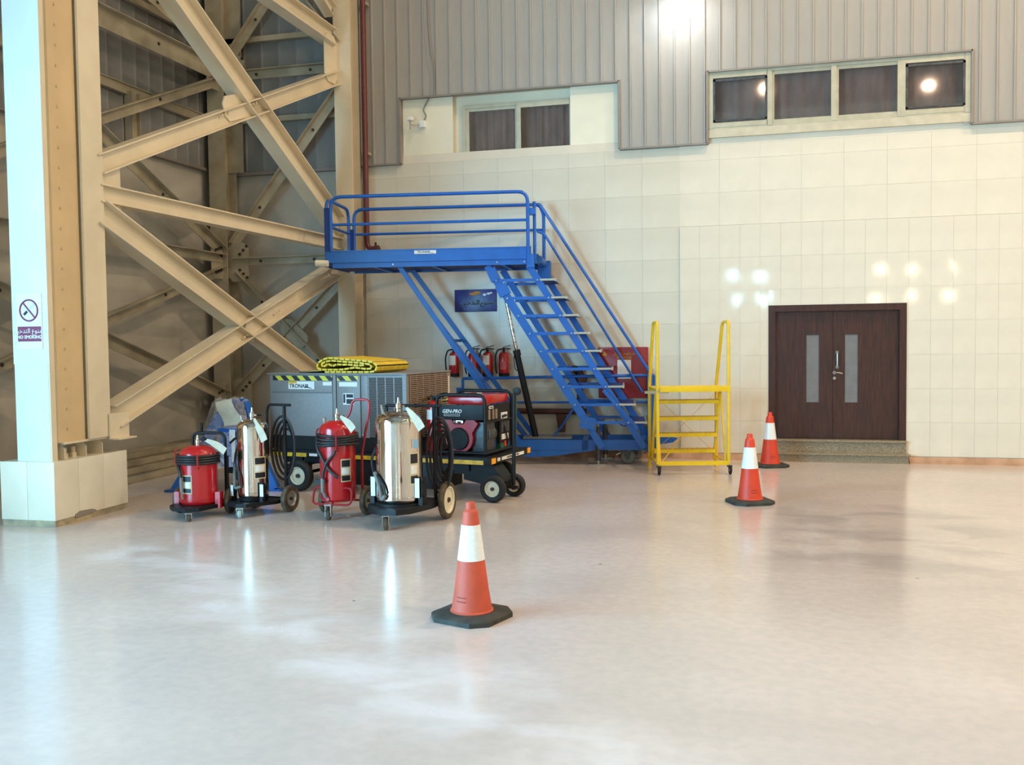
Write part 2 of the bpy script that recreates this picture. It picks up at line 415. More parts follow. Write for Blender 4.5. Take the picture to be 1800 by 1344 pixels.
for i in range(nx):
    x0 = -1.15+i*TW; x1 = x0+TW
    for j in range(7):
        z0 = Z0+j*TH; z1 = z0+TH
        for r in cut(x0, x1, z0, min(z1, 3.25), (DR[0], DR[1], 0.0, DR[3])): put_tile(*r, YB-.022, tile)
for i in range(9):      # plain painted tiles above the proud block
    x0 = -1.15+i*TW*2; x1 = x0+TW*2
    for j in range(7, 10):
        z0 = max(Z0+j*TH, 3.25); z1 = min(Z0+(j+1)*TH, 4.38)
        put_tile(x0, x1, z0, z1, YB+.002, tile)
for i in range(9):
    x0 = -5.90+i*0.528; x1 = x0+0.528
    for j in range(10):
        z0 = Z0+j*TH; z1 = min(z0+TH, 4.36)
        put_tile(x0, x1, z0, z1, YB, tile_old)
# ledge strips between tile top and openings
g = G(); g.box(-5.28, -1.98, YB-.012, YB+.02, 4.36, 4.485); g.box(-0.76, 2.6, YB-.012, YB+.02, 4.36, 4.45); g.box(2.6, XR, YB-.012, YB+.02, 4.36, 4.43)
obj('top_ledge', g, tile, wb)
g = G(); g.box(3.74, XR, YB-.022, YB+.02, 0.09, 4.36); obj('plain_tiling', g, tile, wb)
# recessed plaster patches beside window 1
obj('plaster_patch', G().box(-5.26, W1[0], YB+.0, YB+.02, 4.485, 5.34), plaster, wb)
obj('plaster_patch', G().box(W1[1], -1.98, YB+.0, YB+.02, 4.485, 5.34), plaster, wb)
# cladding sheets with a raised seam
SP = 0.2045
def sheet(z0, z1):
    prof = [(0, 0), (SP-.034, 0), (SP-.030, -.020), (SP-.012, -.020), (SP-.008, 0), (SP, 0), (SP, .01), (0, .01)]
    return G().prism(prof, z0, z1)
def bottom_at(x):
    if x < -5.29: return 4.37
    if x < -1.99: return 5.33
    if x < -0.77: return 4.385
    if x < 2.58: return 5.36
    return 4.43
edges = [-6.5, -5.28, -1.985, -0.765, 2.585, 5.5]; sheets = {}
x = -5.28-6*SP
k = 0
while x < 5.4:
    x1 = x+SP; z0 = bottom_at(x+SP/2)
    if z0 not in sheets: sheets[z0] = sheet(z0, 9.0).mesh('cladding_sheet')
    obj('cladding_sheet', sheets[z0], clad, wb, (x, YB-.055, 0)); x = x1
obj('upper_cladding', G().box(XL, XR, YB-.04, YB+.012, 9.0, ZC), clad, wb)
obj('upper_cladding', G().box(5.4, XR, YB-.055, YB+.012, 4.43, 9.0), clad, wb)
obj('cladding_backing', G().box(-6.3, -5.28, YB-.044, YB+.012, 4.40, 9).box(-5.28, -1.98, YB-.044, YB+.012, 5.35, 9).box(-1.98, -.76, YB-.044, YB+.012, 4.4, 9).box(-.76, 2.59, YB-.044, YB+.012, 5.38, 9).box(2.59, 5.4, YB-.044, YB+.012, 4.45, 9), trim_m, wb)
g = G()
for x0, x1, z in ((-5.95, -5.28, 4.36), (-5.28, -1.985, 5.32), (-1.985, -0.765, 4.375), (-0.765, 2.585, 5.35), (2.585, 9, 4.42)):
    g.box(x0, x1, YB-.088, YB+.0, z-.012, z+.012)
for xx, z0, z1 in ((-5.28, 4.36, 5.33), (-1.985, 4.375, 5.33), (-0.765, 4.375, 5.36), (2.585, 4.42, 5.36)): g.box(xx-.014, xx+.014, YB-.088, YB, z0, z1)
t = struct('trim_1', g, trim_m)
# skirting / coving
g = G()
for a, b in ((-8.3, 0.03), (1.86, XR)): g.prism([(YB-.02, 0.085), (YB-.03, 0.085), (YB-.075, 0.02), (YB-.12, 0.0), (YB-.02, 0.0)], a, b, axis='x')
struct('baseboard_back', g, skirt)

# other walls
g = G(); DOORH = (-7.2, 4.0)   # open hangar side door in the left wall, out of the frame
def yz(y0, y1, z0, z1, x0=XL-.25, x1=XL): g.box(x0, x1, y0, y1, z0, z1)
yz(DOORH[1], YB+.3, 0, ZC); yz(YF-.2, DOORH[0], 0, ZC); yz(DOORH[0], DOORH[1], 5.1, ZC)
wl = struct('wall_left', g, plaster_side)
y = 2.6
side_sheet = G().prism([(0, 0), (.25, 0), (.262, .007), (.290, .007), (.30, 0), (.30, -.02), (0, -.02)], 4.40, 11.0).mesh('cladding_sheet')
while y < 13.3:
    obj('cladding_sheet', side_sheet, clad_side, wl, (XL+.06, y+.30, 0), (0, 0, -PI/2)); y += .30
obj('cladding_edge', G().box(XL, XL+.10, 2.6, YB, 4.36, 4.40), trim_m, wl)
obj('cladding_girt', G().hbeam((XL+.11, 2.6, 5.13), (XL+.11, 13.3, 5.13), .14, .07), dirty_steel, wl)
obj('cladding_girt', G().hbeam((XL+.11, 2.6, 6.4), (XL+.11, 13.3, 6.4), .14, .07), dirty_steel, wl)
obj('wind_post', G().hbeam((XL+.14, 11.42, 4.38), (XL+.14, 11.42, 5.1), .18, .12, up=(0, 1, 0)), dirty_steel, wl)
# end bay of the back wall, behind the corner bracing
g = G(); g.box(XL, -6.18, YB-.05, YB+.012, 0, 4.36); obj('plain_blockwork', g, plaster_side, wb)
endsheet = G().prism([(0, 0), (.25, 0), (.262, -.007), (.290, -.007), (.30, 0), (.30, .02), (0, .02)], 4.36, 9.0).mesh('cladding_sheet')
x = XL
while x < -6.3: obj('cladding_sheet', endsheet, clad_side, wb, (x, YB-.09, 0)); x += .30
obj('cladding_girt', G().beam((XL, YB-.15, 5.14), (-6.1, YB-.15, 5.14), .10, .08).beam((XL, YB-.15, 6.37), (-6.1, YB-.15, 6.37), .10, .08), dirty_steel, wb)
obj('cladding_edge', G().box(XL, -6.15, YB-.14, YB-.03, 4.31, 4.36), trim_m, wb)
struct('wall_right', G().box(XR, XR+.2, YF, YB+.3, 0, ZC), plaster)
# front wall (behind the camera) with its high windows
holes = [(x, x+.44, zz, zz+.42) for x in (-1.45, -.35, 4.5, 5.75, 7.2) for zz in (3.15, 4.25)]
g = G()
cols = sorted({h[0] for h in holes}); prev = XL-.2
for a, b, c, d in wall_rects(XL-.2, XR+.2, 0, ZC, holes): g.box(a, b, YF-.2, YF, c, d)
wf = struct('wall_front', g, plaster)

# ------------------------------------------------------------------ windows
def window(name, x0, x1, z0, z1, cols, yf, netted=(), head=None):
    w = bpy.data.objects.new(name, None); COL.objects.link(w); w['kind'] = 'structure'; w.location = (x0, yf, z0)
    W_, H_ = x1-x0, z1-z0; fr = 0.045
    g = G(); g.box(0, W_, -.02, .05, 0, fr); g.box(0, W_, -.02, .05, H_-fr, H_); g.box(0, fr, -.02, .05, fr, H_-fr); g.box(W_-fr, W_, -.02, .05, fr, H_-fr)
    obj('window_frame', g, alu_frame, w)
    for i, (a, b, dy) in enumerate(cols):
        a *= W_; b *= W_; s = 0.062
        g = G(); g.box(a, b, dy-.012, dy+.012, fr*.6, fr*.6+s); g.box(a, b, dy-.012, dy+.012, H_-fr*.6-s, H_-fr*.6); g.box(a+.001, a+s, dy-.0145, dy+.0145, fr*.3, H_-fr*.3); g.box(b-s, b-.001, dy-.0145, dy+.0145, fr*.3, H_-fr*.3)
        if i and len(cols) == 4: g.box(a-.035, a+.035, -.024, .046, fr*.4, H_-fr*.4)
        sash = obj('sash', g, alu_frame, w)
        obj('pane', G().box(a+s*.8, b-s*.8, dy-.003, dy+.003, fr+s*.6, H_-fr-s*.6), GLASS, sash)
        if i in netted:
            n = G(); n.box(a+s, a+s+.03, dy-.018, dy-.012, fr+s, H_-fr-s); n.box(b-s-.03, b-s, dy-.018, dy-.012, fr+s, H_-fr-s); n.box(a+s, b-s, dy-.018, dy-.012, H_-fr-s-.03, H_-fr-s); n.box(a+s, b-s, dy-.018, dy-.012, fr+s, fr+s+.02)
            obj('screen_edge', n, eng_grey, sash)
    # curtain behind the panes
    rows = []; n = 90
    for i in range(n+1):
        xx = W_*i/n; yy = .16+.018*math.sin(i*1.1)+.012*math.sin(i*.37+1)
        rows.append([V((xx, yy, 0)), V((xx, yy+.004, 0)), V((xx, yy+.004, H_)), V((xx, yy, H_))])
    obj('curtain', G().ring(rows), curtain, w)
    obj('dark_room', G().box(-.05, W_+.05, .22, .24, -.05, H_+.05), gap, w)
    return w
w1 = window('window_1', -4.33, -2.64, 4.405, 5.17, [(0.02, .51, .01), (.49, .99, -.015)], YB+.05)
g = G(); g.box(W1[0], -4.33, YB+.10, YB+.12, 4.485, 5.32); g.box(-4.33, W1[1], YB+.10, YB+.12, 5.17, 5.32)
o = obj('reveal_panel', g, plaster, w1); o.matrix_parent_inverse = Matrix.Translation(w1.location).inverted()
w2 = window('window_2', -0.75, 2.57, 4.56, 5.345, [(0.0, .255, -.012), (.245, .505, .012), (.495, .755, .012), (.745, 1.0, -.012)], YB-.03, netted=(0, 3))
o = obj('window_sill', G().box(-.75, 2.57, YB-.06, YB+.2, 4.45, 4.56), mat('beige_sill', (200, 188, 162), .5), w2); o.matrix_parent_inverse = Matrix.Translation(w2.location).inverted()

# ------------------------------------------------------------------ door
d1 = bpy.data.objects.new('door_1', None); COL.objects.link(d1); d1['kind'] = 'structure'; d1.location = (DR[0], YB, DR[2])
DW, DH = DR[1]-DR[0], DR[3]-DR[2]; fw = .088
g = G(); g.box(0, fw, -.045, .12, 0, DH-fw); g.box(DW-fw, DW, -.045, .12, 0, DH-fw); g.box(0, DW, -.045, .12, DH-fw, DH)
obj('door_frame', g, wood, d1)
mid = DW/2-.04
for a, b, px in ((fw, mid, .50), (mid, DW-fw, 1.00)):
    L_ = G(); gx0, gx1, gz0, gz1 = px, px+.165, .50, 1.42
    for r in wall_rects(a+.002, b-.002, .006, DH-fw-.003, [(gx0, gx1, gz0, gz1)]): L_.box(r[0], r[1], .03, .07, r[2], r[3])
    leaf = obj('door_leaf', L_, wood, d1)
    obj('glass_strip', G().box(gx0, gx1, .04, .06, gz0, gz1), frosted, leaf)
    if px > .9:
        obj('pull_handle', G().tube([(.90, .03, .98), (.90, -.02, .98), (.90, -.02, 1.18), (.90, .03, 1.18)], .010, 8, .02).cyl((.90, .03, .98), (.90, .022, .98), .02).cyl((.90, .03, 1.18), (.90, .022, 1.18), .02), steel, leaf)
        obj('lever_handle', G().cyl((.865, .03, .905), (.865, .02, .905), .022).tube([(.865, .03, .905), (.865, -.02, .905), (.93, -.022, .905), (.965, -.018, .893)], .009, 8, .02), steel, leaf)
        obj('lock_escutcheon', G().cyl((.865, .03, .83), (.865, .018, .83), .02), steel, leaf)
obj('door_gap', G().box(fw, DW-fw, .072, .075, 0, DH-fw), gap, d1)
st = thing('entrance_step', 'speckled brown granite double step under the dark wooden double door', 'step', (0.94, YB, 0))
obj('upper_step', G().box(-.90, .88, -.08, .03, .05, .285).box(-.90, .885, -.11, .03, .27, .30, bevel=.006), GRAN, st)
obj('lower_step', G().box(-.90, .90, -.16, -.0, 0, .10).box(-.90, .92, -.19, 0, .10, .125, bevel=.006), GRAN, st)

# ------------------------------------------------------------------ steel frame
def column(name, label, x, y, z1, w, d, m, y_web=True):
    c = thing(name, label, 'column', (x, y, 0))
    t = .02
    obj('front_flange', G().box(-w/2, w/2, -d/2, -d/2+t, 0, z1), m, c)
    obj('rear_flange', G().box(-w/2, w/2, d/2-t, d/2, 0, z1), m, c)
    obj('web', G().box(-t/2, t/2, -d/2+t, d/2-t, 0, z1), m, c)
    return c
# near column on a tiled pedestal
pd = thing('column_pedestal', 'tiled white pedestal carrying the near cream steel column', 'pedestal', (-6.71, 8.05, 0))
obj('pedestal_core', G().box(-.29, .29, -.52, .52, 0, .60), grout, pd)
for i in range(2): obj('tile', G().box(-.30+i*.30+.001, -.001+i*.30, -.532, -.518, .06, .61, bevel=.003), ped_tile, pd)
for i, (a, b) in enumerate(((-.53, -.20), (-.20, .16), (.16, .53))): obj('tile', G().box(.288, .302, a+.001, b-.001, .06, .61, bevel=.003), ped_tile, pd)
obj('tile', G().box(-.29, .29, -.52, .52, .598, .608), ped_tile, pd)
obj('plinth_strip', G().box(-.295, .295, -.526, .52, 0, .06), mat('dirty_plinth', (186, 168, 132), .7, rgb2=(140, 132, 112), scale=9), pd)
obj('broken_tile_chip', G().prism([(-.26, .04), (.02, .055), (.04, .07), (-.02, .09), (-.20, .10), (-.27, .075)], .302, .304, axis='x'), trim_m, pd)
nc = thing('steel_column', 'tall near cream steel column bearing the no smoking notice', 'column', (-6.67, 8.0, .608))
LZ = 10.8
obj('face_plate', G().box(-.19, .20, -.42, -.35, 0, LZ), cream_steel, nc)
obj('cover_plate', G().box(-.192, .206, -.428, -.42, .92, LZ), daylit_white, nc); obj('lower_daylit_skin', G().box(-.188, .185, -.423, -.42, 0, .92), daylit_white, nc)  # front plates coloured for the daylight; lower skin added to carry it
obj('side_web', G().box(.196, .214, -.35, .02, .17, LZ), tan_steel, nc)
obj('splice_strip', G().box(.214, .220, -.345, -.20, .17, LZ), tan_steel, nc)
bolt_me = G().cyl((.220, 0, 0), (.233, 0, 0), .012, 6).mesh('bolt')
for k in range(30): obj('bolt', bolt_me, tan_steel, nc, (0, -.235, .30+k*.19))
obj('web', G().box(-.19, .24, .10, .12, .17, LZ), cream_steel, nc)
obj('side_flange', G().box(.236, .262, .03, .34, .17, LZ), cream_steel, nc)
obj('side_flange', G().box(-.21, -.19, -.04, .34, .17, LZ), cream_steel, nc)
obj('bottom_plate', G().box(-.20, .24, -.30, .34, .15, .17), cream_steel, nc)
for yy in (-.26, .04, .28): obj('stiffener', G().prism([(-.1, 0), (.20, 0), (.20, .10), (.15, .15), (-.1, .15)], yy, yy+.012, axis='y'), cream_steel, nc)
for yy in (-.14, -.02): obj('anchor_bolt', G().cyl((.10, yy, 0), (.10, yy, .10), .022, 8).cyl((.10, yy, 0), (.10, yy, .045), .036, 6), cream_steel, nc)
obj('bracket_shelf', G().box(.24, .36, .34, .62, .13, .145).box(.27, .285, .30, .60, .145, .40), cream_steel, nc)

cc = column('steel_column', 'corner steel column between side wall and back wall cladding', -8.12, 13.38, 10.8, .28, .34, dirty_steel)
obj('cap_angle', G().box(-.02, .28, .12, .15, 4.35, 10.8), dirty_steel, cc)
c2 = column('steel_column', 'cream steel column on the back wall beside the dark red pipe', -6.05, 13.45, 10.8, .27, .30, cream_steel)
c3 = column('steel_column', 'side wall steel column hidden behind the near column', -8.12, 7.1, 10.8, .28, .30, dirty_steel)

def gusset(g, c, n, w, h, t=.014):
    n = V(n).normalized(); side = V((0, 0, 1)).cross(n).normalized()
    m = Matrix((side, n, V((0, 0, 1)))).transposed().to_4x4(); m.translation = V(c)
    g.prism([(-w/2, -h/2+.08), (-w/2+.08, -h/2), (w/2-.08, -h/2), (w/2, -h/2+.08), (w/2, h/2-.08), (w/2-.08, h/2), (-w/2+.08, h/2), (-w/2, h/2-.08)], -t/2, t/2, axis='y')
    for v in g.bm.verts[-16:] if False else []: pass
    return m
def plate(name, c, n, w, h, m, parent, rotz=0):
    n = V(n).normalized(); side = V((0, 0, 1)).cross(n).normalized()
    mm = Matrix((side, n, V((0, 0, 1)))).transposed().to_4x4()
    g = G(); k = min(w, h)*.25
    g.prism([(-w/2, -h/2+k), (-w/2+k, -h/2), (w/2-k, -h/2), (w/2, -h/2+k), (w/2, h/2-k), (w/2-k, h/2), (-w/2+k, h/2), (-w/2, h/2-k)], -.008, .008, axis='y')
    o = obj(name, g, m, parent); o.matrix_local = Matrix.Translation(V(c)) @ mm @ Matrix.Rotation(rotz, 4, 'Y'); return o
MX = lambda y: -6.47+(y-8.3)*0.062
mb = thing('wall_bracing', 'large cream diagonal beams between near column and back wall column', 'bracing', (-6.3, 10.8, 0))
mo = V(mb.location)
def mbeam(y0, z0, y1, z1, d=.24, w=.19, m=cream_steel):
    p = V((MX(y0), y0, z0))-mo; q = V((MX(y1), y1, z1))-mo
    return obj('brace_beam', G().hbeam(p, q, d, w, .014), m, mb)
mbeam(8.3, 6.37, 13.28, 3.42, .30, .22)
mbeam(8.3, 3.50, 13.30, 5.62, .20, .18)
mbeam(8.3, 3.22, 13.30, 3.16, .18, .16)
mbeam(8.3, 3.03, 13.2, .92, .26, .20)
mbeam(8.42, .97, 13.2, 2.78, .24, .20)
mbeam(8.3, 6.42, 13.2, 6.17, .24, .2)
mbeam(11.0, 7.6, 13.2, 6.55, .2, .16)
nrm = (1, -.062, 0)
plate('gusset_plate', V((MX(10.75)+.02, 10.75, 4.62))-mo, nrm, .62, .30, cream_steel, mb, -.33)
plate('gusset_plate', V((MX(11.15)+.02, 11.15, 1.97))-mo, nrm, .72, .30, cream_steel, mb, -.42)
plate('gusset_plate', V((MX(13.15)+.02, 13.12, 5.85))-mo, nrm, .36, .7, cream_steel, mb)
plate('gusset_plate', V((MX(13.15)+.02, 13.10, 3.05))-mo, nrm, .36, .7, cream_steel, mb)
plate('gusset_plate', V((MX(8.5)+.0, 8.52, 3.28))-mo, nrm, .26, .60, cream_steel, mb)
bolt2 = G().cyl((0, 0, 0), (.022, 0, 0), .016, 6).mesh('bolt')
for (yy, zz, sl) in ((10.45, 4.46, .42), (11.05, 4.72, .42), (10.8, 1.80, .37), (11.5, 2.10, .37)):
    for k in range(3): obj('bolt', bolt2, cream_steel, mb, V((MX(yy)+.035, yy+(k-1)*.07, zz+(k-1)*.07*sl))-mo)

sb = thing('wall_bracing', 'dusty diagonal braces and struts along the left side wall', 'bracing', (-8.05, 10.2, 0)); so = V(sb.location)
hole_me = G().cyl((0, 0, 0), (.012, 0, 0), .022, 10).mesh('bolt_hole')
def sbeam(y0, z0, y1, z1, d=.15, w=.10, holes=2):
    p = V((-8.05, y0, z0))-so; q = V((-8.05, y1, z1))-so
    b = obj('brace_beam', G().beam(p, q, .012, d).beam(p, q, w, .012, off=(w/2-.006, d/2-.006)), dirty_steel, sb)
    for k in range(holes):
        t = (k+.5)/holes; h = obj('bolt_hole', hole_me, dark_bolt, b, p+(q-p)*t+V((.008, 0, 0)))
sbeam(7.2, 5.82, 13.2, 3.08); sbeam(7.2, 3.03, 13.2, 3.0, .13); sbeam(7.2, 1.05, 13.2, 2.83); sbeam(7.2, 2.78, 13.2, .88)
sbeam(7.2, 3.15, 13.2, 5.70, .15); sbeam(7.2, 5.80, 13.2, 5.82, .26); sbeam(7.2, 7.35, 13.2, 6.05, .16); 
for zz in (.85, 2.95, 5.80): plate('gusset_plate', V((-8.06, 13.10, zz))-so, (1, 0, 0), .40, .52, dirty_steel, sb)
plate('gusset_plate', V((-8.04, 10.05, 1.92))-so, (1, 0, 0), .5, .3, dirty_steel, sb)
for zz in (.95, 2.78, 3.12, 5.68, 5.95):
    for k in range(3): obj('bolt_hole', hole_me, dark_bolt, sb, V((-8.03, 12.98+k*.07, zz+.02*k))-so)

eb = thing('wall_bracing', 'dusty diagonal braces on the end wall left of the blue stand', 'bracing', (-7.1, 13.35, 0)); eo = V(eb.location)
hole_y = G().cyl((0, 0, 0), (0, -.012, 0), .022, 10).mesh('bolt_hole')
def ebeam(x0, z0, x1, z1, d=.13, w=.10, holes=2):
    p = V((x0, 13.38, z0))-eo; q = V((x1, 13.38, z1))-eo
    b = obj('brace_beam', G().beam(p, q, .012, d).beam(p, q, w, .012, off=(.05*(1 if x1 > x0 else -1), d/2-.006)), dirty_steel, eb)
    for k in range(holes):
        obj('bolt_hole', hole_y, dark_bolt, b, p+(q-p)*((k+.5)/holes)+V((0, -.008, 0)))
ebeam(-7.95, .92, -6.12, 2.66); ebeam(-7.95, 2.78, -6.12, .98); ebeam(-7.95, 3.22, -6.12, 5.45); ebeam(-7.95, 5.55, -6.12, 3.25)
ebeam(-7.95, 2.96, -6.15, 2.96, .11); ebeam(-7.95, 5.79, -6.15, 5.79, .13); ebeam(-7.95, 6.05, -6.12, 8.3); ebeam(-7.95, 8.3, -6.12, 6.1)
for zz in (.85, 2.95, 5.8): plate('gusset_plate', V((-7.88, 13.36, zz))-eo, (0, -1, 0), .36, .60, dirty_steel, eb)
plate('gusset_plate', V((-6.95, 13.35, 1.84))-eo, (0, -1, 0), .5, .26, dirty_steel, eb, .75)
plate('gusset_plate', V((-6.98, 13.35, 4.36))-eo, (0, -1, 0), .5, .22, dirty_steel, eb, .85)
for zz in (.85, 2.95, 5.8):
    for k in range(3):
        obj('bolt_hole', hole_y, dark_bolt, eb, V((-7.84+.06*k, 13.34, zz+.12+.06*k))-eo); obj('bolt_hole', hole_y, dark_bolt, eb, V((-7.84+.06*k, 13.34, zz-.12-.06*k))-eo)

# stepped stack of long profiles along the foot of the side wall
for k in range(4):
    g = G(); x0 = -7.50-k*.13; z0 = k*.075
    g.box(x0-.38, x0, 9.05, 12.6, z0+.001, z0+.070, bevel=.006)
    o = obj('steel_profile', g, dirty_steel)
    tag(o, ['long dusty profile on the floor by the side wall, lowest of four', 'long dusty profile second from the floor in the side wall stack',
            'long dusty profile third from the floor in the side wall stack', 'long dusty profile topmost of the stepped stack by the side wall'][k], 'steel profile', 'stacked profiles by the side wall')

# ------------------------------------------------------------------ wall fixtures
vp = thing('fire_pipe', 'dark red vertical pipe running down the back wall column to an elbow', 'pipe', (-5.80, 13.52, 3.1))
obj('pipe_run', G().tube([(0, 0, 7.6), (0, 0, .02), (.15, 0, -.03)], .042, 12, .13), pipe_red, vp)
obj('pipe_flange', G().cyl((.12, 0, -.03), (.19, 0, -.03), .075, 14).cyl((.14, 0, .03), (.14, 0, .09), .018, 8), pipe_brown, vp)
obj('pipe_clamp', G().box(-.06, .06, .0, .1, 3.62, 3.66).box(-.06, .06, 0, .1, 1.4, 1.44), dirty_steel, vp)
hp = thing('fire_pipe', 'rusty brown horizontal pipe low on the back wall behind the blue stand', 'pipe', (-3.0, 13.58, .66))
obj('pipe_run', G().cyl((-1.2, 0, 0), (.52, 0, 0), .042, 12), pipe_brown, hp)
obj('pipe_support', G().prism([(.08, -.04), (.22, -.04), (.20, -.30), (.12, -.30)], -.04, .04, axis='y'), pipe_brown, hp)
vv = thing('fire_valve', 'brown valve with black handwheel on a short riser behind the stair', 'valve', (-2.58, 13.62, .70))
obj('riser', G().cyl((.0, 0, 0), (.0, 0, .38), .045, 12), pipe_brown, vv)
obj('valve_body', G().lathe([(.0, .34), (.07, .34), (.08, .42), (.06, .50), (.04, .56), (.0, .57)], seg=16).cyl((.0, 0, .44), (.10, 0, .40), .045, 12), pipe_brown, vv)
hw = [(-.06+.075*math.cos(a)*.9, -.10, .53+.085*math.sin(a)) for a in [i*2*PI/18 for i in range(18)]]
obj('handwheel', G().tube(hw, .012, 6, closed=True).cyl((-.06-.07, -.10, .53), (-.06+.07, -.10, .53), .007, 6).cyl((-.06, -.10, .45), (-.06, -.10, .61), .007, 6).cyl((-.06, -.11, .53), (-.02, 0, .50), .015, 8), black, vv)

# hose cabinet
hc = thing('fire_hose_cabinet', 'dark red fire hose cabinet with a white paper on its door', 'cabinet', (-1.96, YB, 0))
obj('cabinet_body', G().box(-.345, .36, -.055, -.012, .86, 1.575), cab_red, hc)
cd_ = obj('cabinet_door', G().box(-.35, .345, -.066, -.055, .855, 1.58, bevel=.003), cab_red, hc)
obj('notice_sheet', G().box(-.075, .12, -.0685, -.066, 1.13, 1.40), white, cd_)
text('lettering', AR_HOSE, .066, gold_ink, cd_, (.02, -.068, 1.492)); text('lettering', 'FIRE HOSE', .046, gold_ink, cd_, (.02, -.068, 1.430), bold=.001)
obj('flame_emblem', G().prism([(-.285, 1.455), (-.235, 1.455), (-.225, 1.475), (-.245, 1.50), (-.262, 1.53), (-.275, 1.50), (-.295, 1.485)], -.068, -.066, axis='y'), gold_ink, cd_)
# blue no smoking sign
sg = thing('wall_sign', 'blue and purple Arabic no smoking sign on the back wall', 'sign', (-4.15, YB-.012, 2.29))
obj('sign_board', G().box(-.32, .32, -.012, 0, -.16, .16, bevel=.002), sign_material(), sg)
obj('sign_edge', G().box(-.325, .325, -.010, .0, .157, .165).box(-.325, .325, -.010, .0, -.165, -.157).box(-.325, -.317, -.010, .0, -.165, .165).box(.317, .325, -.010, .0, -.165, .165), black, sg)
for body, cx in ((AR_NO_B, .19), (AR_NO_A, -.085)):
    text('lettering', body, .096, cone_w, sg, (cx, -.0135, -.03), bold=.0045, ext=.0005); text('lettering', body, .096, ink, sg, (cx, -.0150, -.03), ext=.0005, bold=.0035)
text('lettering', 'NO SMOKING', .035, mat('pale_violet_print', (150, 140, 190), .5), sg, (-.08, -.0135, -.125), ext=.0005)
obj('gold_cloud', G().sph((-.03, -.012, .10), .05, 12, (1.4, .04, .45)).sph((.02, -.012, .115), .05, 12, (1.2, .04, .5)), gold_ink, sg)
obj('white_cloud', G().sph((.14, -.012, .085), .025, 10, (1.2, .08, .8)).sph((.20, -.012, .10), .025, 10, (1.2, .08, .7)).sph((.24, -.012, .11), .02, 10, (1.0, .08, .7)), cone_w, sg)
# no smoking notice on the near column
ns = thing('no_smoking_notice', 'white no smoking notice with barred cigarette on the near column', 'sign', (-6.665, 7.565, 1.93))
obj('notice_panel', G().box(-.14, .14, -.001, .006, -.26, .26), white, ns)
ringp = [(.0+.098*math.cos(a), -.003, .10+.098*math.sin(a)) for a in [i*2*PI/32 for i in range(32)]]
obj('ban_ring', G().tube(ringp, .008, 6, closed=True).beam((-.062, -.004, .172), (.065, -.004, .033), .006, .014), maroon_ink, ns)
obj('cigarette', G().beam((-.055, -.003, .06), (-.018, -.003, .092), .003, .024), ink, ns)
obj('cigarette', G().beam((-.018, -.003, .092), (.060, -.003, .158), .003, .022), mat('pale_cigarette', (196, 210, 205), .6), ns)
obj('text_panel', G().box(-.13, .13, -.003, .001, -.19, -.05), maroon_ink, ns)
text('lettering', AR_NO, .062, white, ns, (0, -.0045, -.092)); text('lettering', 'NO SMOKING', .043, white, ns, (0, -.0045, -.150), bold=.0012)

# camera bracket beside window 1 and its cable
wc = thing('wall_camera', 'small white security camera on a bracket left of the smaller window', 'camera', (-5.02, YB, 4.95))
obj('camera_body', G().box(-.115, -.03, -.16, -.09, .02, .075, bevel=.008).cyl((-.075, -.16, .048), (-.075, -.18, .048), .026, 12), white, wc)
obj('bracket', G().cyl((-.085, -.10, .02), (-.085, -.10, -.10), .010, 8).cyl((-.085, -.10, -.03), (.05, -.02, -.03), .008, 8), steel, wc)
obj('junction_box', G().box(.04, .13, -.06, -.0, -.07, .03, bevel=.006), white, wc)
obj('cable', G().tube([(.10, -.03, .02), (.15, -.03, .10), (.09, -.03, .18), (.13, -.03, .26), (.20, -.05, .36)], .009, 6, .05), grey_cuff, wc)
tag(obj('hanging_cable', G().tube([(-4.73, YB-.10, 5.33), (-4.715, YB-.11, 5.7), (-4.77, YB-.11, 5.95), (-4.80, YB-.11, 6.3), (-4.83, YB-.11, 7.6)], .008, 6, .1), grey_cuff), 'thin grey cable hanging down the ribbed cladding above the camera', 'cable')

# wall extinguishers
def wall_ext(x, label, sticker):
    e = thing('fire_extinguisher', label, 'fire extinguisher', (x, 13.585, 1.17), 0, 'extinguishers hung on the back wall')
    obj('cylinder', G().lathe([(0, 0), (.072, 0), (.076, .01), (.076, .30), (.06, .34), (.02, .365), (0, .365)], seg=20), red, e)
    obj('base_ring', G().lathe([(0, -.004), (.078, -.004), (.079, .05), (0, .05)], seg=20), black, e)
    obj('valve_handle', G().cyl((0, 0, .36), (0, 0, .41), .02, 10).beam((-.02, 0, .415), (.10, 0, .40), .022, .014).beam((-.01, 0, .425), (.10, 0, .455), .02, .010), black, e)
    obj('hose', G().tube([(-.02, 0, .40), (-.09, -.02, .39), (-.125, -.03, .28), (-.115, -.03, .10), (-.10, -.02, .04)], .011, 8, .07), rubber, e)
    obj('wall_bracket', G().box(-.02, .02, .07, .10, .05, .35), black, e)
    if sticker: obj('white_label', G().patch((0, 0), .077, -PI/2-.75, -PI/2+.6, .17, .31), white, e)
    else: obj('printed_label', G().patch((0, 0), .077, -PI/2-.6, -PI/2+.6, .10, .22), mat('pale_red_label', (196, 92, 96), .4), e)
wall_ext(-4.47, 'red wall extinguisher with white card, leftmost of the four', True)
wall_ext(-4.17, 'red wall extinguisher half hidden behind the slanting blue legs', False)
wall_ext(-3.95, 'red wall extinguisher with white card, second from the right', True)
wall_ext(-3.70, 'red wall extinguisher without a card, rightmost of the four', False)

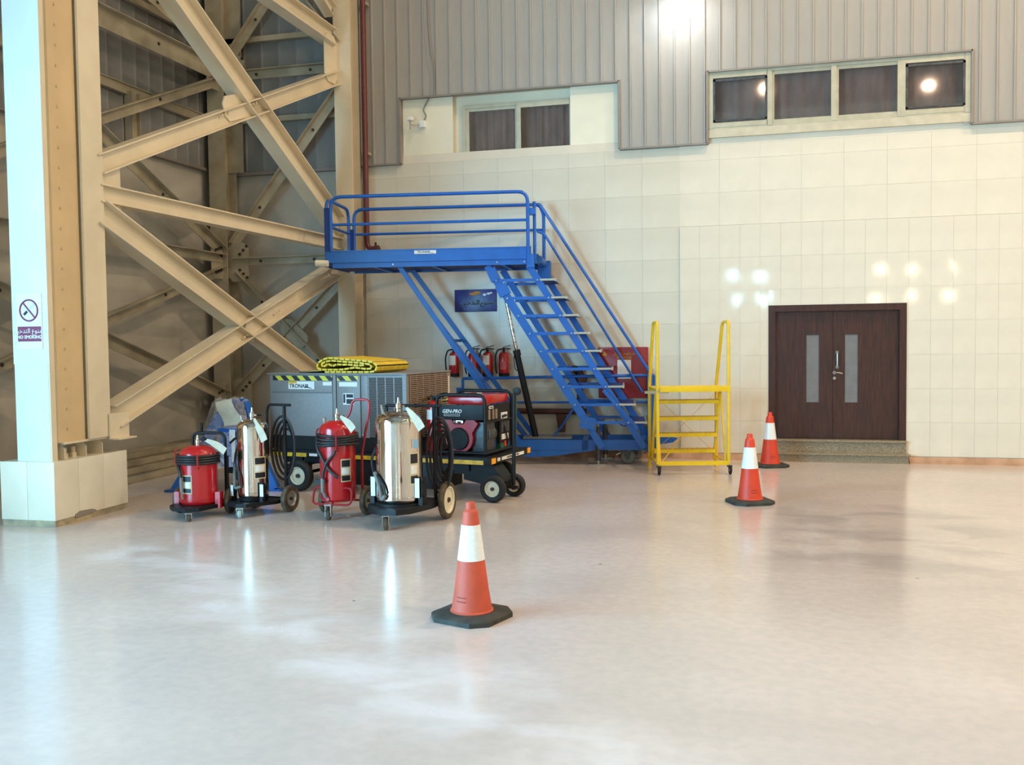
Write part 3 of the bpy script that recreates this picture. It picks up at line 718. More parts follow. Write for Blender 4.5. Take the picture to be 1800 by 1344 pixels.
# ------------------------------------------------------------------ lamps
for i, (x, y, p) in enumerate(LAMP_SPOTS):
    l = thing('high_bay_lamp', '', 'lamp', (x, y, LAMP_Z), 0, 'high bay lamps under the roof')
    del l['label']; l['label'] = 'round high bay lamp hanging from the hangar roof'
    obj('lamp_shade', G().lathe([(.03, .5), (.12, .45), (.14, .25), (.32, .02), (.33, 0), (.30, .02), (.12, .24), (.02, .44)], seg=20), alu, l)
    obj('hanger_rod', G().cyl((0, 0, .5), (0, 0, .9), .02, 6), steel, l)
    a = area('lamp_light', (0, 0, .06), (0, 0, 0), .18, .18, p, WARM, 'DISK'); a.parent = l
ff = thing('wall_floodlight', 'bright white floodlight above the ribbed cladding at top edge', 'lamp', FLOOD)
obj('lamp_housing', G().box(-.22, .22, -.10, .16, .10, .20, bevel=.02).box(-.03, .03, .16, .42, .12, .17), alu, ff)
obj('lamp_lens', G().lathe([(0, .0), (.12, .015), (.17, .06), (.18, .10), (0, .10)], seg=24), mat('lit_lens', (235, 245, 255), .4, emit=22), ff)
a = area('flood_light', (0, -.02, -.02), (0, 0, 0), .3, .3, 20, (.85, .93, 1), 'DISK'); a.parent = ff
# daylight seen through the high windows of the wall behind the camera
wg = thing('skylight_panels', 'bright daylit panes high in the wall behind the camera', 'window panes', (0, YF-.1, 0))
pane_m = mat('daylit_pane', (170, 235, 255), .3, emit=30); pane_w = mat('warm_lit_pane', (255, 240, 205), .3, emit=26)
for h in holes: obj('pane', G().box(h[0], h[1], -.01, 0, h[2], h[3]), pane_m if h[0] < 2 else pane_w, wg)

# ------------------------------------------------------------------ wheels
def wheel(g_name, parent, c, r, w, tyre, rim, rim_r=.58, axis='x', m_rim=None):
    a = w/2
    prof = [(r*rim_r, -a*.8), (r*.82, -a), (r*.95, -a*.8), (r, -a*.35), (r, a*.35), (r*.95, a*.8), (r*.82, a), (r*rim_r, a*.8)]
    t = obj(g_name, G().lathe(prof, (0, 0, 0), 28, axis, True), tyre, parent, c)
    d = r*rim_r+.003
    rp = [(0, -a*.35), (d*.35, -a*.4), (d*.8, -a*.25), (d*.9, -a*.75), (d, -a*.82), (d, a*.82), (d*.9, a*.75), (d*.8, a*.25), (d*.35, a*.4), (0, a*.35)]
    rm = obj('rim', G().lathe(rp, (0, 0, 0), 24, axis), rim, t)
    hb = G()
    if axis == 'x': hb.cyl((-a*.9, 0, 0), (a*.9, 0, 0), r*.13, 10)
    else: hb.cyl((0, -a*.9, 0), (0, a*.9, 0), r*.13, 10)
    obj('hub', hb, dark_bolt, t)
    return t
def caster(parent, x, y, z_top, r, w, steer=0.3, m=steel, tyre=rubber_b):
    e = obj('caster_fork', G().box(-.035, .035, -.035, .035, z_top-.008, z_top).box(-w/2-.012, -w/2-.006, -.03, .03, r*.7, z_top-.008).box(w/2+.006, w/2+.012, -.03, .03, r*.7, z_top-.008).cyl((-w/2-.018, 0, r), (w/2+.018, 0, r), .007, 8), m, parent, (x, y, 0), (0, 0, steer))
    g = G().lathe([(r*.5, -w/2), (r*.9, -w/2), (r, -w/4), (r, w/4), (r*.9, w/2), (r*.5, w/2)], (0, 0, r), 20, 'x', True)
    tw = obj('caster_wheel', g, tyre, e)
    obj('caster_rim', G().lathe([(0, -w*.42), (r*.5, -w*.48), (r*.55, 0), (r*.5, w*.48), (0, w*.42)], (0, 0, r), 16, 'x'), m, e)
    return e

# ------------------------------------------------------------------ wheeled extinguishers
def valve_set(parent, z, s=1.0):
    obj('valve', G().lathe([(0, z), (.030*s, z), (.030*s, z+.03*s), (.022*s, z+.035*s), (.036*s, z+.04*s), (.036*s, z+.085*s), (.02*s, z+.09*s), (.012*s, z+.13*s), (.008*s, z+.155*s), (0, z+.156*s)], seg=14).cyl((.03*s, 0, z+.06*s), (.07*s, -.01, z+.06*s), .012*s, 8), chrome, parent)
def tag_card(parent, p, q, w):
    # paper tag in a plastic sleeve hanging from the neck
    p, q = V(p), V(q); d = q-p; rows = []
    n = 8
    for i in range(n+1):
        t = i/n; c = p+d*t+V((0, -.012*math.sin(t*PI*1.6), .02*math.sin(t*PI)))
        ww = w*(.30+.70*min(1, t*1.5)); sdir = d.cross(V((.35, -1, -.1))).normalized()
        rows.append([c-sdir*ww/2, c+sdir*ww/2, c+sdir*ww/2+V((0, .004, 0)), c-sdir*ww/2+V((0, .004, 0))])
    obj('paper_tag', G().ring(rows), paper, parent)
def body(parent, r, z0, z1, dome, m, seam_lines=True):
    prof = [(0, z0), (r*.9, z0), (r*.98, z0+.015), (r, z0+.03)]
    if seam_lines: prof += [(r, z0+.05), (r+.003, z0+.052), (r+.003, z0+.058), (r, z0+.06)]
    prof += [(r, z1-dome-.02)]
    if seam_lines: prof += [(r+.003, z1-dome-.018), (r+.003, z1-dome-.008), (r, z1-dome-.006)]
    for i in range(1, 9):
        a = i/8*PI/2; prof.append((r*math.cos(a)**.8 if i < 8 else .0, z1-dome+dome*math.sin(a)))
    return obj('cylinder', G().lathe(prof, seg=48), m, parent)
def maker_label(parent, r, ang, z0, z1, half):
    a = obj('instruction_label', G().patch((0, 0), r+.001, ang-half, ang+half, z0, z1, .002), mat('cream_label', (214, 200, 160), .5), parent)
    h = z1-z0
    obj('label_print', G().patch((0, 0), r+.0035, ang-half*.85, ang+half*.85, z0+h*.66, z1-h*.05, .001), ink, a)
    obj('label_print', G().patch((0, 0), r+.0035, ang-half*.85, ang+half*.85, z0+h*.05, z0+h*.28, .001), ink, a)
    obj('label_print', G().patch((0, 0), r+.0035, ang-half*.8, ang+half*.6, z0+h*.34, z0+h*.60, .001), white, a)
def tray(parent, pts, z0, z1, m=black):
    obj('base_tray', G().prism(pts, z0, z1), m, parent)

# tank 4: big mirror polished
def big_chrome():
    t = thing('wheeled_fire_extinguisher', 'large fat mirror polished steel cylinder on black cart, nearest the orange cone', 'fire extinguisher', (-3.31, 8.38, 0), math.radians(-4))
    body(t, .218, .205, 1.055, .095, chrome)
    valve_set(t, 1.045, .85)
    obj('pressure_gauge', G().cyl((-.135, -.05, 1.02), (-.150, -.06, 1.11), .014, 10, .010), steel, t)
    obj('side_knob', G().cyl((.15, -.06, 1.02), (.17, -.07, 1.06), .02, 8), steel, t)
    tray(t, [(-.27, .28), (-.27, -.12), (-.20, -.27), (-.05, -.36), (.13, -.36), (.22, -.26), (.30, .05), (.30, .30)], .135, .185)
    obj('tray_lip', G().lathe([(.225, .185), (.232, .185), (.232, .205), (.225, .205)], seg=32), black, t)
    wheel('wheel', t, (.345, .32, .18), .18, .062, rubber_b, rim_w, .72); wheel('wheel', t, (-.345, .32, .18), .18, .062, rubber_b, rim_w, .72)
    obj('axle', G().cyl((-.33, .32, .18), (.33, .32, .18), .014, 8), black, t)
    caster(t, .03, -.36, .135, .060, .036, .35)
    obj('handle_frame', G().tube([(-.25, .26, .98), (-.25, .26, 1.08), (-.23, .24, 1.085), (.33, .24, 1.085)], .016, 10, .05).cyl((.25, .27, .16), (.25, .25, 1.08), .017, 10), black, t)
    for s in (-1, 1):
        obj('clamp_bracket', G().box(s*.245-.02, s*.245+.02, -.08, .02, .185, .44).cyl((s*.27, -.05, .40), (s*.29, -.05, .40), .01, 6).cyl((s*.27, -.05, .27), (s*.29, -.05, .27), .01, 6), black, t)
        obj('reflector_plate', G().box(s*.225-.022, s*.225+.022, -.105, -.10, .26, .44), white, t)
    g = G()
    for k in range(5):
        pts = [(.29+(.135-.022*k)*math.cos(a), .28+.035*k, .61+(.36-.045*k)*math.sin(a)) for a in [i*2*PI/28 for i in range(28)]]
        g.tube(pts, .0125, 8, closed=True)
    obj('hose_coil', g, dull_hose, t)
    obj('hose', G().tube([(-.16, .12, .78), (-.24, .02, .72), (-.265, -.05, .60), (-.225, -.10, .50), (-.12, -.205, .46), (-.05, -.235, .38), (-.03, -.24, .30)], .013, 10, .05), dull_hose, t)
    obj('nozzle', G().tube([(-.17, -.17, .49), (-.13, -.20, .43), (-.09, -.225, .33), (-.075, -.235, .265), (-.055, -.24, .255), (-.035, -.24, .29)], .019, 10, .04), grey_cuff, t)
    tag_card(t, (.13, -.10, 1.09), (.30, -.16, .90), .075)
    maker_label(t, .218, -PI/2+1.12, .38, .68, .22)
    obj('grey_tag', G().box(.20, .25, -.12, -.115, .72, .80), grey_cuff, t)
    return t
big_chrome()
# tank 3: tall red
def tall_red():
    t = thing('wheeled_fire_extinguisher', 'tall red wheeled fire extinguisher with black hose wound round its shoulder', 'fire extinguisher', (-4.02, 8.56, 0), math.radians(-3))
    body(t, .172, .165, .945, .10, red, False)
    valve_set(t, .94, .75)
    obj('pressure_gauge', G().cyl((-.11, -.04, .90), (-.115, -.045, .97), .016, 10, .018), steel, t)
    for s in (-1, 1): wheel('wheel', t, (s*.225, .17, .14), .14, .052, rubber_b, steel, .60)
    obj('axle', G().cyl((-.22, .17, .14), (.22, .17, .14), .012, 8), red_cart, t)
    caster(t, .0, -.20, .155, .052, .034, .2)
    obj('bumper_tube', G().tube([(-.10, -.12, .30), (-.20, -.10, .30), (-.21, -.14, .14), (.0, -.20, .155), (.21, -.14, .14), (.20, -.10, .30), (.10, -.12, .30)], .011, 8, .06), red_cart, t)
    obj('handle_frame', G().tube([(-.16, .20, .25), (-.13, .22, .80), (.03, .23, 1.00), (.05, .23, 1.13), (.24, .23, 1.13), (.23, .22, .98), (.16, .20, .60), (.16, .20, .25)], .013, 10, .06), red_cart, t)
    g = G()
    for k in range(4):
        pts = [((.192+.004*(k % 2))*math.cos(a), (.192+.004*(k % 2))*math.sin(a), .80-.028*k+.008*math.sin(a*2+k)) for a in [i*2*PI/32 for i in range(32)]]
        g.tube(pts, .014, 8, closed=True)
    obj('hose_coil', g, dull_hose, t)
    obj('hose_guard', G().tube([(.10, -.165, .86), (.10, -.215, .84), (.10, -.215, .68), (.10, -.17, .66)], .008, 8, .02).tube([(-.19, -.02, .86), (-.215, -.02, .84), (-.215, -.02, .70), (-.18, -.02, .66)], .008, 8, .02), red_cart, t)
    obj('hose', G().tube([(-.165, -.10, .80), (-.13, -.165, .68), (-.06, -.19, .58), (.0, -.195, .49), (.08, -.19, .42), (.10, -.18, .41)], .015, 10, .04), dull_hose, t)
    obj('hose', G().tube([(.09, -.18, .70), (.05, -.195, .62), (-.01, -.205, .56), (-.05, -.205, .46), (-.06, -.20, .36), (-.06, -.20, .26), (-.045, -.20, .22)], 0.014, 10, .04), dull_hose, t)
    obj('nozzle', G().cyl((-.06, -.20, .40), (-.06, -.20, .27), .018, 10).cyl((-.06, -.20, .27), (-.03, -.20, .215), .015, 10, .012), grey_cuff, t)
    obj('hose_clip', G().box(-.15, -.03, -.20, -.185, .355, .385), black, t)
    tag_card(t, (.08, -.08, .99), (.24, -.14, .86), .07)
    obj('tag_knob', G().sph((.09, -.06, .985), .018, 10, (1.6, 1, .6)), black, t)
    maker_label(t, .172, -PI/2+.95, .36, .58, .30)
    obj('drain_plug', G().cyl((-.02, -.17, .20), (-.02, -.185, .20), .02, 10), red_cart, t)
    return t
tall_red()
# tank 2: slim mirror polished
def slim_chrome():
    t = thing('wheeled_fire_extinguisher', 'slim mirror polished steel cylinder with cart hose, between the two red ones', 'fire extinguisher', (-4.95, 8.58, 0), math.radians(-7))
    body(t, .150, .165, .945, .075, chrome)
    obj('foot_ring', G().lathe([(.12, .14), (.14, .14), (.145, .17), (.12, .17)], seg=28), black, t)
    valve_set(t, .935, .80)
    obj('pressure_gauge', G().cyl((-.10, -.02, .91), (-.115, -.03, .98), .012, 10, .015), steel, t)
    tray(t, [(-.20, .20), (-.21, -.10), (-.14, -.24), (.0, -.29), (.10, -.26), (.26, .02), (.26, .24), (-.20, .24)], .10, .135)
    wheel('wheel', t, (.31, .17, .135), .135, .06, rubber_b, steel, .58); wheel('wheel', t, (-.17, .26, .12), .12, .06, rubber_b, steel, .58)
    obj('axle', G().cyl((-.20, .19, .135), (.30, .17, .135), .012, 8), black, t)
    caster(t, .05, -.29, .10, .045, .036, .5, caster_g, caster_g)
    obj('handle_frame', G().tube([(.02, .22, .55), (.02, .22, 1.02), (.05, .21, 1.075), (.33, .18, 1.075)], .014, 10, .05).cyl((.25, .20, .12), (.25, .19, 1.075), .018, 10), black, t)
    g = G()
    for k in range(4):
        pts = [(.22+(.14-.024*k)*math.cos(a), .20+.03*k, .64+(.32-.045*k)*math.sin(a)) for a in [i*2*PI/28 for i in range(28)]]
        g.tube(pts, .013, 8, closed=True)
    obj('hose_coil', g, dull_hose, t)
    obj('hose', G().tube([(.02, .16, .80), (-.12, .10, .78), (-.175, .0, .70), (-.17, -.06, .58), (-.12, -.13, .52), (-.04, -.165, .40), (-.03, -.168, .30)], .010, 8, .05), dull_hose, t)
    obj('nozzle', G().tube([(-.19, -.02, .60), (-.185, -.05, .50), (-.155, -.10, .38), (-.13, -.13, .28), (-.09, -.165, .265), (-.03, -.168, .29)], .014, 8, .03), grey_cuff, t)
    each('clamp_bracket', black, t, (-.19, -.16, -.10, -.06, .13, .30), (.14, .18, -.10, -.06, .13, .32))
    each('reflector_plate', white, t, (-.195, -.165, -.112, -.108, .18, .29), (.155, .195, -.112, -.108, .19, .31))
    tag_card(t, (.07, -.06, .955), (.22, -.12, .74), .07)
    obj('tag_knob', G().sph((.10, -.02, .985), .016, 10, (2, 1, .6)), black, t)
    maker_label(t, .150, -PI/2+1.12, .36, .58, .42)
    return t
slim_chrome()
# tank 1: short red
def short_red():
    t = thing('wheeled_fire_extinguisher', 'short stout red wheeled fire extinguisher, leftmost, with black cart frame', 'fire extinguisher', (-5.43, 8.36, 0), math.radians(9))
    body(t, .182, .125, .70, .10, red)
    valve_set(t, .69, .70)
    tray(t, [(-.23, .20), (-.24, -.14), (-.16, -.26), (.0, -.32), (.12, -.28), (.24, .02), (.24, .20)], .085, .122)
    for s in (-1, 1): wheel('wheel', t, (s*.265, .14, .13), .13, .052, rubber_b, brass if s > 0 else steel, .55)
    obj('axle', G().cyl((-.25, .14, .13), (.25, .14, .13), .012, 8), black, t)
    caster(t, .05, -.34, .085, .042, .032, .2)
    obj('handle_frame', G().tube([(-.14, .20, .08), (-.14, .20, .80), (.20, .20, .80), (.20, .20, .08)], .015, 10, .07).cyl((-.05, .22, .78), (-.05, .22, .90), .016, 8), black, t)
    obj('side_frame', G().tube([(.26, .18, .70), (.34, .14, .76), (.42, .14, .76)], .012, 8, .05).tube([(.25, .12, .10), (.25, .12, .58)], .014, 8), black, t)
    g = G()
    for k in range(4):
        pts = [((.200+.004*(k % 2))*math.cos(a), (.200+.004*(k % 2))*math.sin(a), .605-.024*k) for a in [i*2*PI/32 for i in range(32)]]
        g.tube(pts, .012, 8, closed=True)
    obj('hose_coil', g, dull_hose, t)
    obj('hose', G().tube([(-.16, -.12, .54), (-.11, -.18, .46), (-.09, -.195, .38)], .017, 10, .04), dull_hose, t)
    obj('nozzle', G().cyl((-.09, -.195, .40), (-.085, -.195, .26), .016, 10).cyl((-.085, -.195, .26), (-.08, -.195, .19), .009, 8), grey_cuff, t)
    obj('hose_guard', G().tube([(.09, -.18, .65), (.09, -.218, .64), (.09, -.218, .50), (.09, -.18, .49)], .008, 8, .02).tube([(-.20, -.03, .66), (-.222, -.03, .64), (-.222, -.03, .50), (-.19, -.03, .49)], .008, 8, .02), red, t)
    maker_label(t, .182, -PI/2-.22, .24, .42, .28)
    each('skirt_bracket', red, t, (-.235, -.185, -.05, .04, .08, .24), (.185, .235, -.05, .04, .08, .24))
    tag_card(t, (.08, -.04, .76), (.30, -.06, .64), .07)
    obj('tag_knob', G().sph((.09, -.05, .765), .018, 10, (1.6, 1, 1)), black, t)
    return t
short_red()

# ------------------------------------------------------------------ ground power unit on its flat trolley
YC = math.radians(-9)
tr = thing('flat_trolley', 'black flat trolley with yellow edge tape under the grey power unit', 'trolley', (-2.8, 9.65, 0), YC)
obj('deck', G().box(-2.80, 0, .0, 1.12, .385, .455, bevel=.004), black, tr)
obj('deck_plate', G().box(-2.78, -.02, .02, 1.10, .455, .462), black, tr)
for a, b in ((-2.79, -2.32), (-2.10, -1.74), (-1.68, -1.25), (-1.2, -.92), (-.86, -.64), (-.58, -.07)):
    obj('yellow_tape', G().box(a, b, -.004, 0, .388, .432), yellow_tape, tr)
obj('white_tape', G().box(-2.28, -2.17, -.004, 0, .40, .43), white, tr)
obj('corner_reflector', G().box(0, .006, .05, .15, .39, .45), amber, tr); obj('corner_reflector', G().box(0, .008, 1.02, 1.10, .40, .46), amber, tr)
each('end_label', white, tr, (0, .004, .20, .27, .405, .44), (0, .004, .31, .92, .405, .44))
text('lettering', 'AUTHORIZED USE ONLY', .03, ink, tr, (.006, .61, .422), (PI/2, 0, PI/2))
obj('under_frame', G().box(-2.7, -.3, .12, .18, .30, .385).box(-2.7, -.3, .94, 1.0, .30, .385).box(-.5, -.38, .15, .95, .26, .385).box(-2.55, -2.45, .1, 1.0, .26, .385), black, tr)
obj('battery_box', G().box(-1.95, -.62, .10, .60, .08, .385, bevel=.01), black, tr)
def tw(x, y, r, w, rim=.56): return wheel('wheel', tr, (x, y, r), r, w, rubber, rim_w, rim, axis='y')
tw(-2.38, -.06, .178, .10); tw(-2.46, 1.0, .175, .10); tw(-.30, 1.02, .15, .09)
obj('rear_axle', G().cyl((-2.46, .1, .175), (-2.46, 1.0, .175), .02, 8).box(-2.49, -2.43, .2, .26, .17, .32).box(-2.49, -2.43, .85, .9, .17, .32), black, tr)
tw(.05, -.02, .145, .085); tw(.10, .42, .125, .085)
obj('steering_frame', G().prism([(-.38, .20), (.05, .12), (.10, .20), (-.05, .385), (-.38, .385)], .15, .40, axis='y').cyl((.02, .02, .135), (.10, .42, .125), .018, 8).box(.0, .12, .16, .30, .12, .20), black, tr)
obj('tow_handle', G().tube([(.16, .26, .10), (.155, .30, .60), (.145, .34, 1.13)], .021, 10).lathe([(.025, -.02), (.042, -.015), (.045, .0), (.042, .015), (.025, .02)], (.175, .35, 1.15), 16, 'y').cyl((.08, .24, .13), (.22, .24, .13), .018, 8), black, tr)
obj('green_grip', G().tube([(.06, .55, .72), (.065, .55, 1.02), (.06, .55, 1.17)], [.016, .018, .022], 10), green_m, tr)

gp = thing('ground_power_unit', 'grey ground power unit cabinet with hazard stripe and louvred end', 'power unit', (-2.8, 9.65, .462), YC)
BX0, BX1, BY0, BY1, BH = -2.88, -1.03, .07, 1.10, .885
obj('base_skid', G().box(BX0+.02, BX1-.02, BY0+.01, BY1-.01, 0, .18), gap, gp)
obj('cabinet_shell', G().box(BX0, BX1, BY0+.015, BY1, .15, .875), gpu_grey, gp)
obj('roof_panel', G().box(BX0-.015, BX1+.015, BY0-.02, BY1+.015, .87, BH, bevel=.004), gpu_grey, gp)
for a, b, c, d in ((BX0+.02, -1.995, .16, .655), (BX0+.02, -1.995, .665, .86)):
    obj('door_panel', G().box(a, b, BY0-.002, BY0+.015, c, d, bevel=.003), gpu_grey, gp)
obj('corner_post', G().box(-1.985, -1.945, BY0-.006, BY0+.015, .15, .865), gpu_grey, gp)
obj('door_panel', G().box(-1.935, -1.625, BY0-.002, BY0+.015, .16, .86, bevel=.003), gpu_grey, gp)
obj('door_panel', G().box(-1.605, -1.525, BY0-.002, BY0+.015, .16, .86, bevel=.003), gpu_grey, gp)
obj('corner_post', G().box(-1.075, BX1+.004, BY0-.008, BY0+.05, .15, .87), gpu_grey, gp)
obj('door_bolt', G().cyl((-1.59, BY0-.002, .195), (-1.59, BY0-.014, .195), .012, 8), steel, gp)
lp = obj('louvre_panel', G().box(-1.52, -1.075, BY0+.008, BY0+.02, .16, .86), gap, gp)
g = G()
for c in range(4):
    x0 = -1.515+c*.11
    obj('louvre_frame', G().box(x0-.006, x0+.008, BY0-.003, BY0+.018, .16, .86), gpu_grey, lp)
    z = .175
    while z < .85: g.beam((x0+.008, BY0+.004, z), (x0+.104, BY0+.004, z), .012, .006, (0, .6, 1)); z += .0165
g.box(-1.52, -1.07, BY0-.002, BY0+.018, .84, .862)
obj('louvre_slats', g, gpu_grey, lp, kind='stuff')
sp_ = obj('side_grille', G().box(BX1-.004, BX1+.002, BY0+.06, BY1-.02, .16, .865), gap, gp)
g = G()
z = .18
while z < .86: g.box(BX1, BX1+.014, BY0+.07, BY1-.08, z, z+.013); z += .0215
n = 6
for k in range(n+1):
    yy = BY0+.06+(BY1-.15-BY0)*k/n; g.box(BX1, BX1+.016, yy, yy+.014, .16, .865)
g.box(BX1, BX1+.012, BY1-.09, BY1, .16, .865)
obj('grille_slats', g, gpu_side, sp_, kind='stuff')
obj('hazard_stripe', G().box(BX0+.06, -1.995, BY0-.005, BY0-.002, .80, .855), hazard_material(), gp)
obj('hazard_stripe', G().box(-1.925, -1.65, BY0-.005, BY0-.002, .80, .855), MATS.setdefault('hz', bpy.data.materials['hazard_tape']), gp)
lb = obj('maker_plate', G().box(-2.60, -2.24, BY0-.006, BY0-.002, .70, .79), white, gp)
text('lettering', 'TRONAIR', .062, ink, lb, (-2.45, BY0-.007, .735), sx=1.0, bold=.001)
obj('underline', G().prism([(-2.38, .722), (-2.27, .706), (-2.27, .712), (-2.36, .735)], BY0-.0075, BY0-.006, axis='y'), ink, lb)
obj('caution_sticker', G().box(-2.60, -2.48, BY0-.0068, BY0-.006, .765, .79), yellow_tape, lb)
obj('white_sticker', G().box(-2.12, -2.0, BY0-.006, BY0-.002, .745, .785), white, gp)
obj('white_sticker', G().box(-1.90, -1.66, BY0-.006, BY0-.002, .735, .785), white, gp)
cs = obj('control_card', G().box(-1.85, -1.71, BY0-.006, BY0-.002, .53, .66), white, gp)
obj('card_print', G().box(-1.805, -1.715, BY0-.007, BY0-.006, .54, .595).box(-1.845, -1.82, BY0-.007, BY0-.006, .55, .65).box(-1.805, -1.715, BY0-.007, BY0-.006, .61, .65), ink, cs)
obj('side_label', G().box(BX1+.016, BX1+.018, BY1-.07, BY1-.04, .60, .82), white, gp)
obj('cable_loop', G().tube([(BX0-.01, .3, .55), (BX0-.05, .32, .45), (BX0-.04, .34, .15), (BX0, .3, .08)], .03, 10, .08), rubber, gp)

# folded yellow segmented mat on the roof
ym = thing('folded_mat', 'yellow mat with black seams folded on top of the grey power unit', 'mat', (-2.8, 9.65, .462+BH+.001), YC)
path = [(-1.99, .012), (-1.44, .012), (-1.395, .03), (-1.39, .075), (-1.42, .105), (-1.50, .118), (-1.95, .150), (-2.02, .13), (-2.07, .10), (-2.09, .06), (-2.04, .034), (-1.80, .036), (-1.72, .04), (-1.66, .06), (-1.56, .048), (-1.46, .040), (-1.425, .062), (-1.46, .088), (-1.60, .100), (-1.75, .112), (-1.93, .125), (-2.0, .11), (-2.045, .08), (-2.0, .058), (-1.94, .098), (-1.88, .06), (-1.83, .098), (-1.77, .082), (-1.70, .090), (-1.62, .075), (-1.53, .078), (-1.50, .062)]
jr = random.Random(5)
P = [V((-1.42+(a+1.39)*1.17+jr.uniform(-.006, .006), 0, .010+(b-.010)*1.16+(jr.uniform(-.004, .004) if .03 < b < .11 else 0))) for a, b in path]
def resample(P, step):
    out = [P[0].copy()]; acc = 0
    for a, b in zip(P, P[1:]):
        d = (b-a).length; t = step-acc
        while t <= d: out.append(a+(b-a)*t/d); t += step
        acc = d-(t-step)
    return out
Q = resample(P, .075)
Y0, Y1 = .10, .80
seamg = G()
for a, b in zip(Q, Q[1:]):
    d = (b-a).normalized(); L_ = (b-a).length
    nn = V((-d.z, 0, d.x)); 
    g = G(); e = .006; th = .0105
    poly = [a+d*e-nn*th*.7, a+d*(e+.004)-nn*th, b-d*(e+.004)-nn*th, b-d*e-nn*th*.7, b-d*e+nn*th*.7, b-d*(e+.004)+nn*th, a+d*(e+.004)+nn*th, a+d*e+nn*th*.7]
    g.ring([[p+V((0, Y0, 0)) for p in poly], [p+V((0, Y1, 0)) for p in poly]])
    obj('mat_segment', g, yel_mat, ym)
    poly = [a-nn*.006, b-nn*.006, b+nn*.006, a+nn*.006]
    seamg.ring([[p+V((0, Y0+.004, 0)) for p in poly], [p+V((0, Y1-.004, 0)) for p in poly]])
obj('seam_fabric', seamg, seam, ym)
obj('mat_flap', G().beam((-2.44, .35, .006), (-2.16, .35, .03), .5, .010), yel_mat, ym)
obj('flap_seam', G().beam((-2.46, .35, .004), (-2.15, .35, .022), .52, .010), seam, ym)

# ------------------------------------------------------------------ generator
ge = thing('portable_generator', 'black framed petrol generator with red fuel tank on the trolley end', 'generator', (-2.8, 9.65, .462), YC)
X0, X1, GY0, GY1 = -.68, -.10, .12, .82
def hoop(y): return G().tube([(X0, y, .02), (X0, y, .655), (X1, y, .655), (X1, y, .02)], .019, 10, .09)
obj('frame_hoop', hoop(GY0), black, ge); obj('frame_hoop', G().tube([(X0-.10, GY1, .02), (X0-.10, GY1, .665), (X1, GY1, .665), (X1, GY1, .02)], .019, 10, .09), black, ge)
obj('frame_rail', G().cyl((X0, GY0, .03), (X0, GY1, .03), .018).cyl((X1, GY0, .03), (X1, GY1, .03), .018).cyl((X0, GY0, .03), (X1, GY0, .03), .018).cyl((X0, GY1, .03), (X1, GY1, .03), .018).cyl((X1, GY0, .36), (X1, GY1, .36), .010), black, ge)
ft_ = obj('fuel_tank', G().box(X0+.10, X1-.02, GY0+.05, GY1-.04, .545, .645, bevel=.03), red, ge)
obj('fuel_cap', G().cyl((-.30, .40, .645), (-.30, .40, .665), .035, 14), alu, ft_)
obj('front_panel', G().box(X0-.0, X1-.025, GY0+.005, GY0+.03, .385, .545, bevel=.004), black, ge)
text('lettering', 'GEN-PRO', .055, white, ge, (-.50, GY0+.002, .475), shear=.25, bold=.001)
obj('logo_bar', G().box(-.595, -.405, GY0+.001, GY0+.004, .425, .428).box(-.595, -.405, GY0+.001, GY0+.004, .442, .445).box(-.595, -.592, GY0+.001, GY0+.004, .425, .445).box(-.408, -.405, GY0+.001, GY0+.004, .425, .445), white, ge)
sh = [(-.43+.165*math.cos(a), .185+.165*math.sin(a)) for a in [math.radians(x) for x in range(160, 381, 20)]]+[(-.255, .27), (-.205, .345), (-.27, .40), (-.34, .385), (-.375, .335), (-.49, .335), (-.525, .385), (-.60, .39), (-.655, .33), (-.61, .27)]
eng = obj('engine_cowl', G().prism(sh, GY0+.03, GY0+.20, axis='y'), red_cart, ge)
obj('fan_grille', G().cyl((-.43, GY0+.03, .175), (-.43, GY0+.01, .175), .124, 28, .112), black, eng)
g = G()
for k in range(1, 6):
    rr = .02*k; g.tube([(-.43+rr*math.cos(a), GY0+.009, .175+rr*math.sin(a)) for a in [i*2*PI/24 for i in range(24)]], .0025, 4, closed=True)
obj('grille_ring', g, rubber, eng)
obj('engine_badge', G().box(-.50, -.375, GY0+.022, GY0+.03, .345, .375, bevel=.003), chrome, eng)
text('lettering', 'HONDA', .026, ink, eng, (-.437, GY0+.0205, .36), bold=.0006)
obj('air_filter_body', G().cyl((-.20, GY0+.12, .22), (-.20, GY0+.30, .22), .10, 16).box(-.30, -.12, GY0+.08, GY0+.3, .02, .36, bevel=.02), eng_grey, ge)
obj('alternator', G().box(X0+.08, X1-.10, GY0+.2, GY1-.06, .04, .42, bevel=.03), black, ge)
cp = obj('control_panel', G().box(X1-.03, X1-.005, GY0+.03, GY1-.03, .37, .54).box(X1-.03, X1-.005, .50, GY1-.03, .10, .37), black, ge)
obj('outlet_plate', G().box(X1-.004, X1+.0, .53, .70, .35, .44), white, cp)
obj('outlet', G().cyl((X1-.002, .57, .395), (X1+.008, .57, .395), .018, 10).cyl((X1-.002, .62, .40), (X1+.008, .62, .40), .018, 10).cyl((X1-.002, .665, .40), (X1+.008, .665, .40), .014, 10), ink, cp)
each('outlet_cover', eng_grey, cp, (X1-.004, X1+.002, .53, .595, .22, .335), (X1-.004, X1+.002, .605, .675, .22, .335), (X1-.004, X1+.002, .685, .74, .22, .335))
each('spec_plate', white, cp, (X1-.004, X1+.001, .54, .72, .14, .20), (X1-.004, X1+.001, .22, .33, .50, .53))
text('lettering', 'HONDA', .022, ink, cp, (X1+.002, .275, .515), (PI/2, 0, PI/2))
for k, (y, z0) in enumerate(((.20, .385), (.30, .385), (.38, .385))): obj('breaker_row', G().box(X1-.004, X1+.003, y, y+.05, z0, .49), gpu_side, cp)
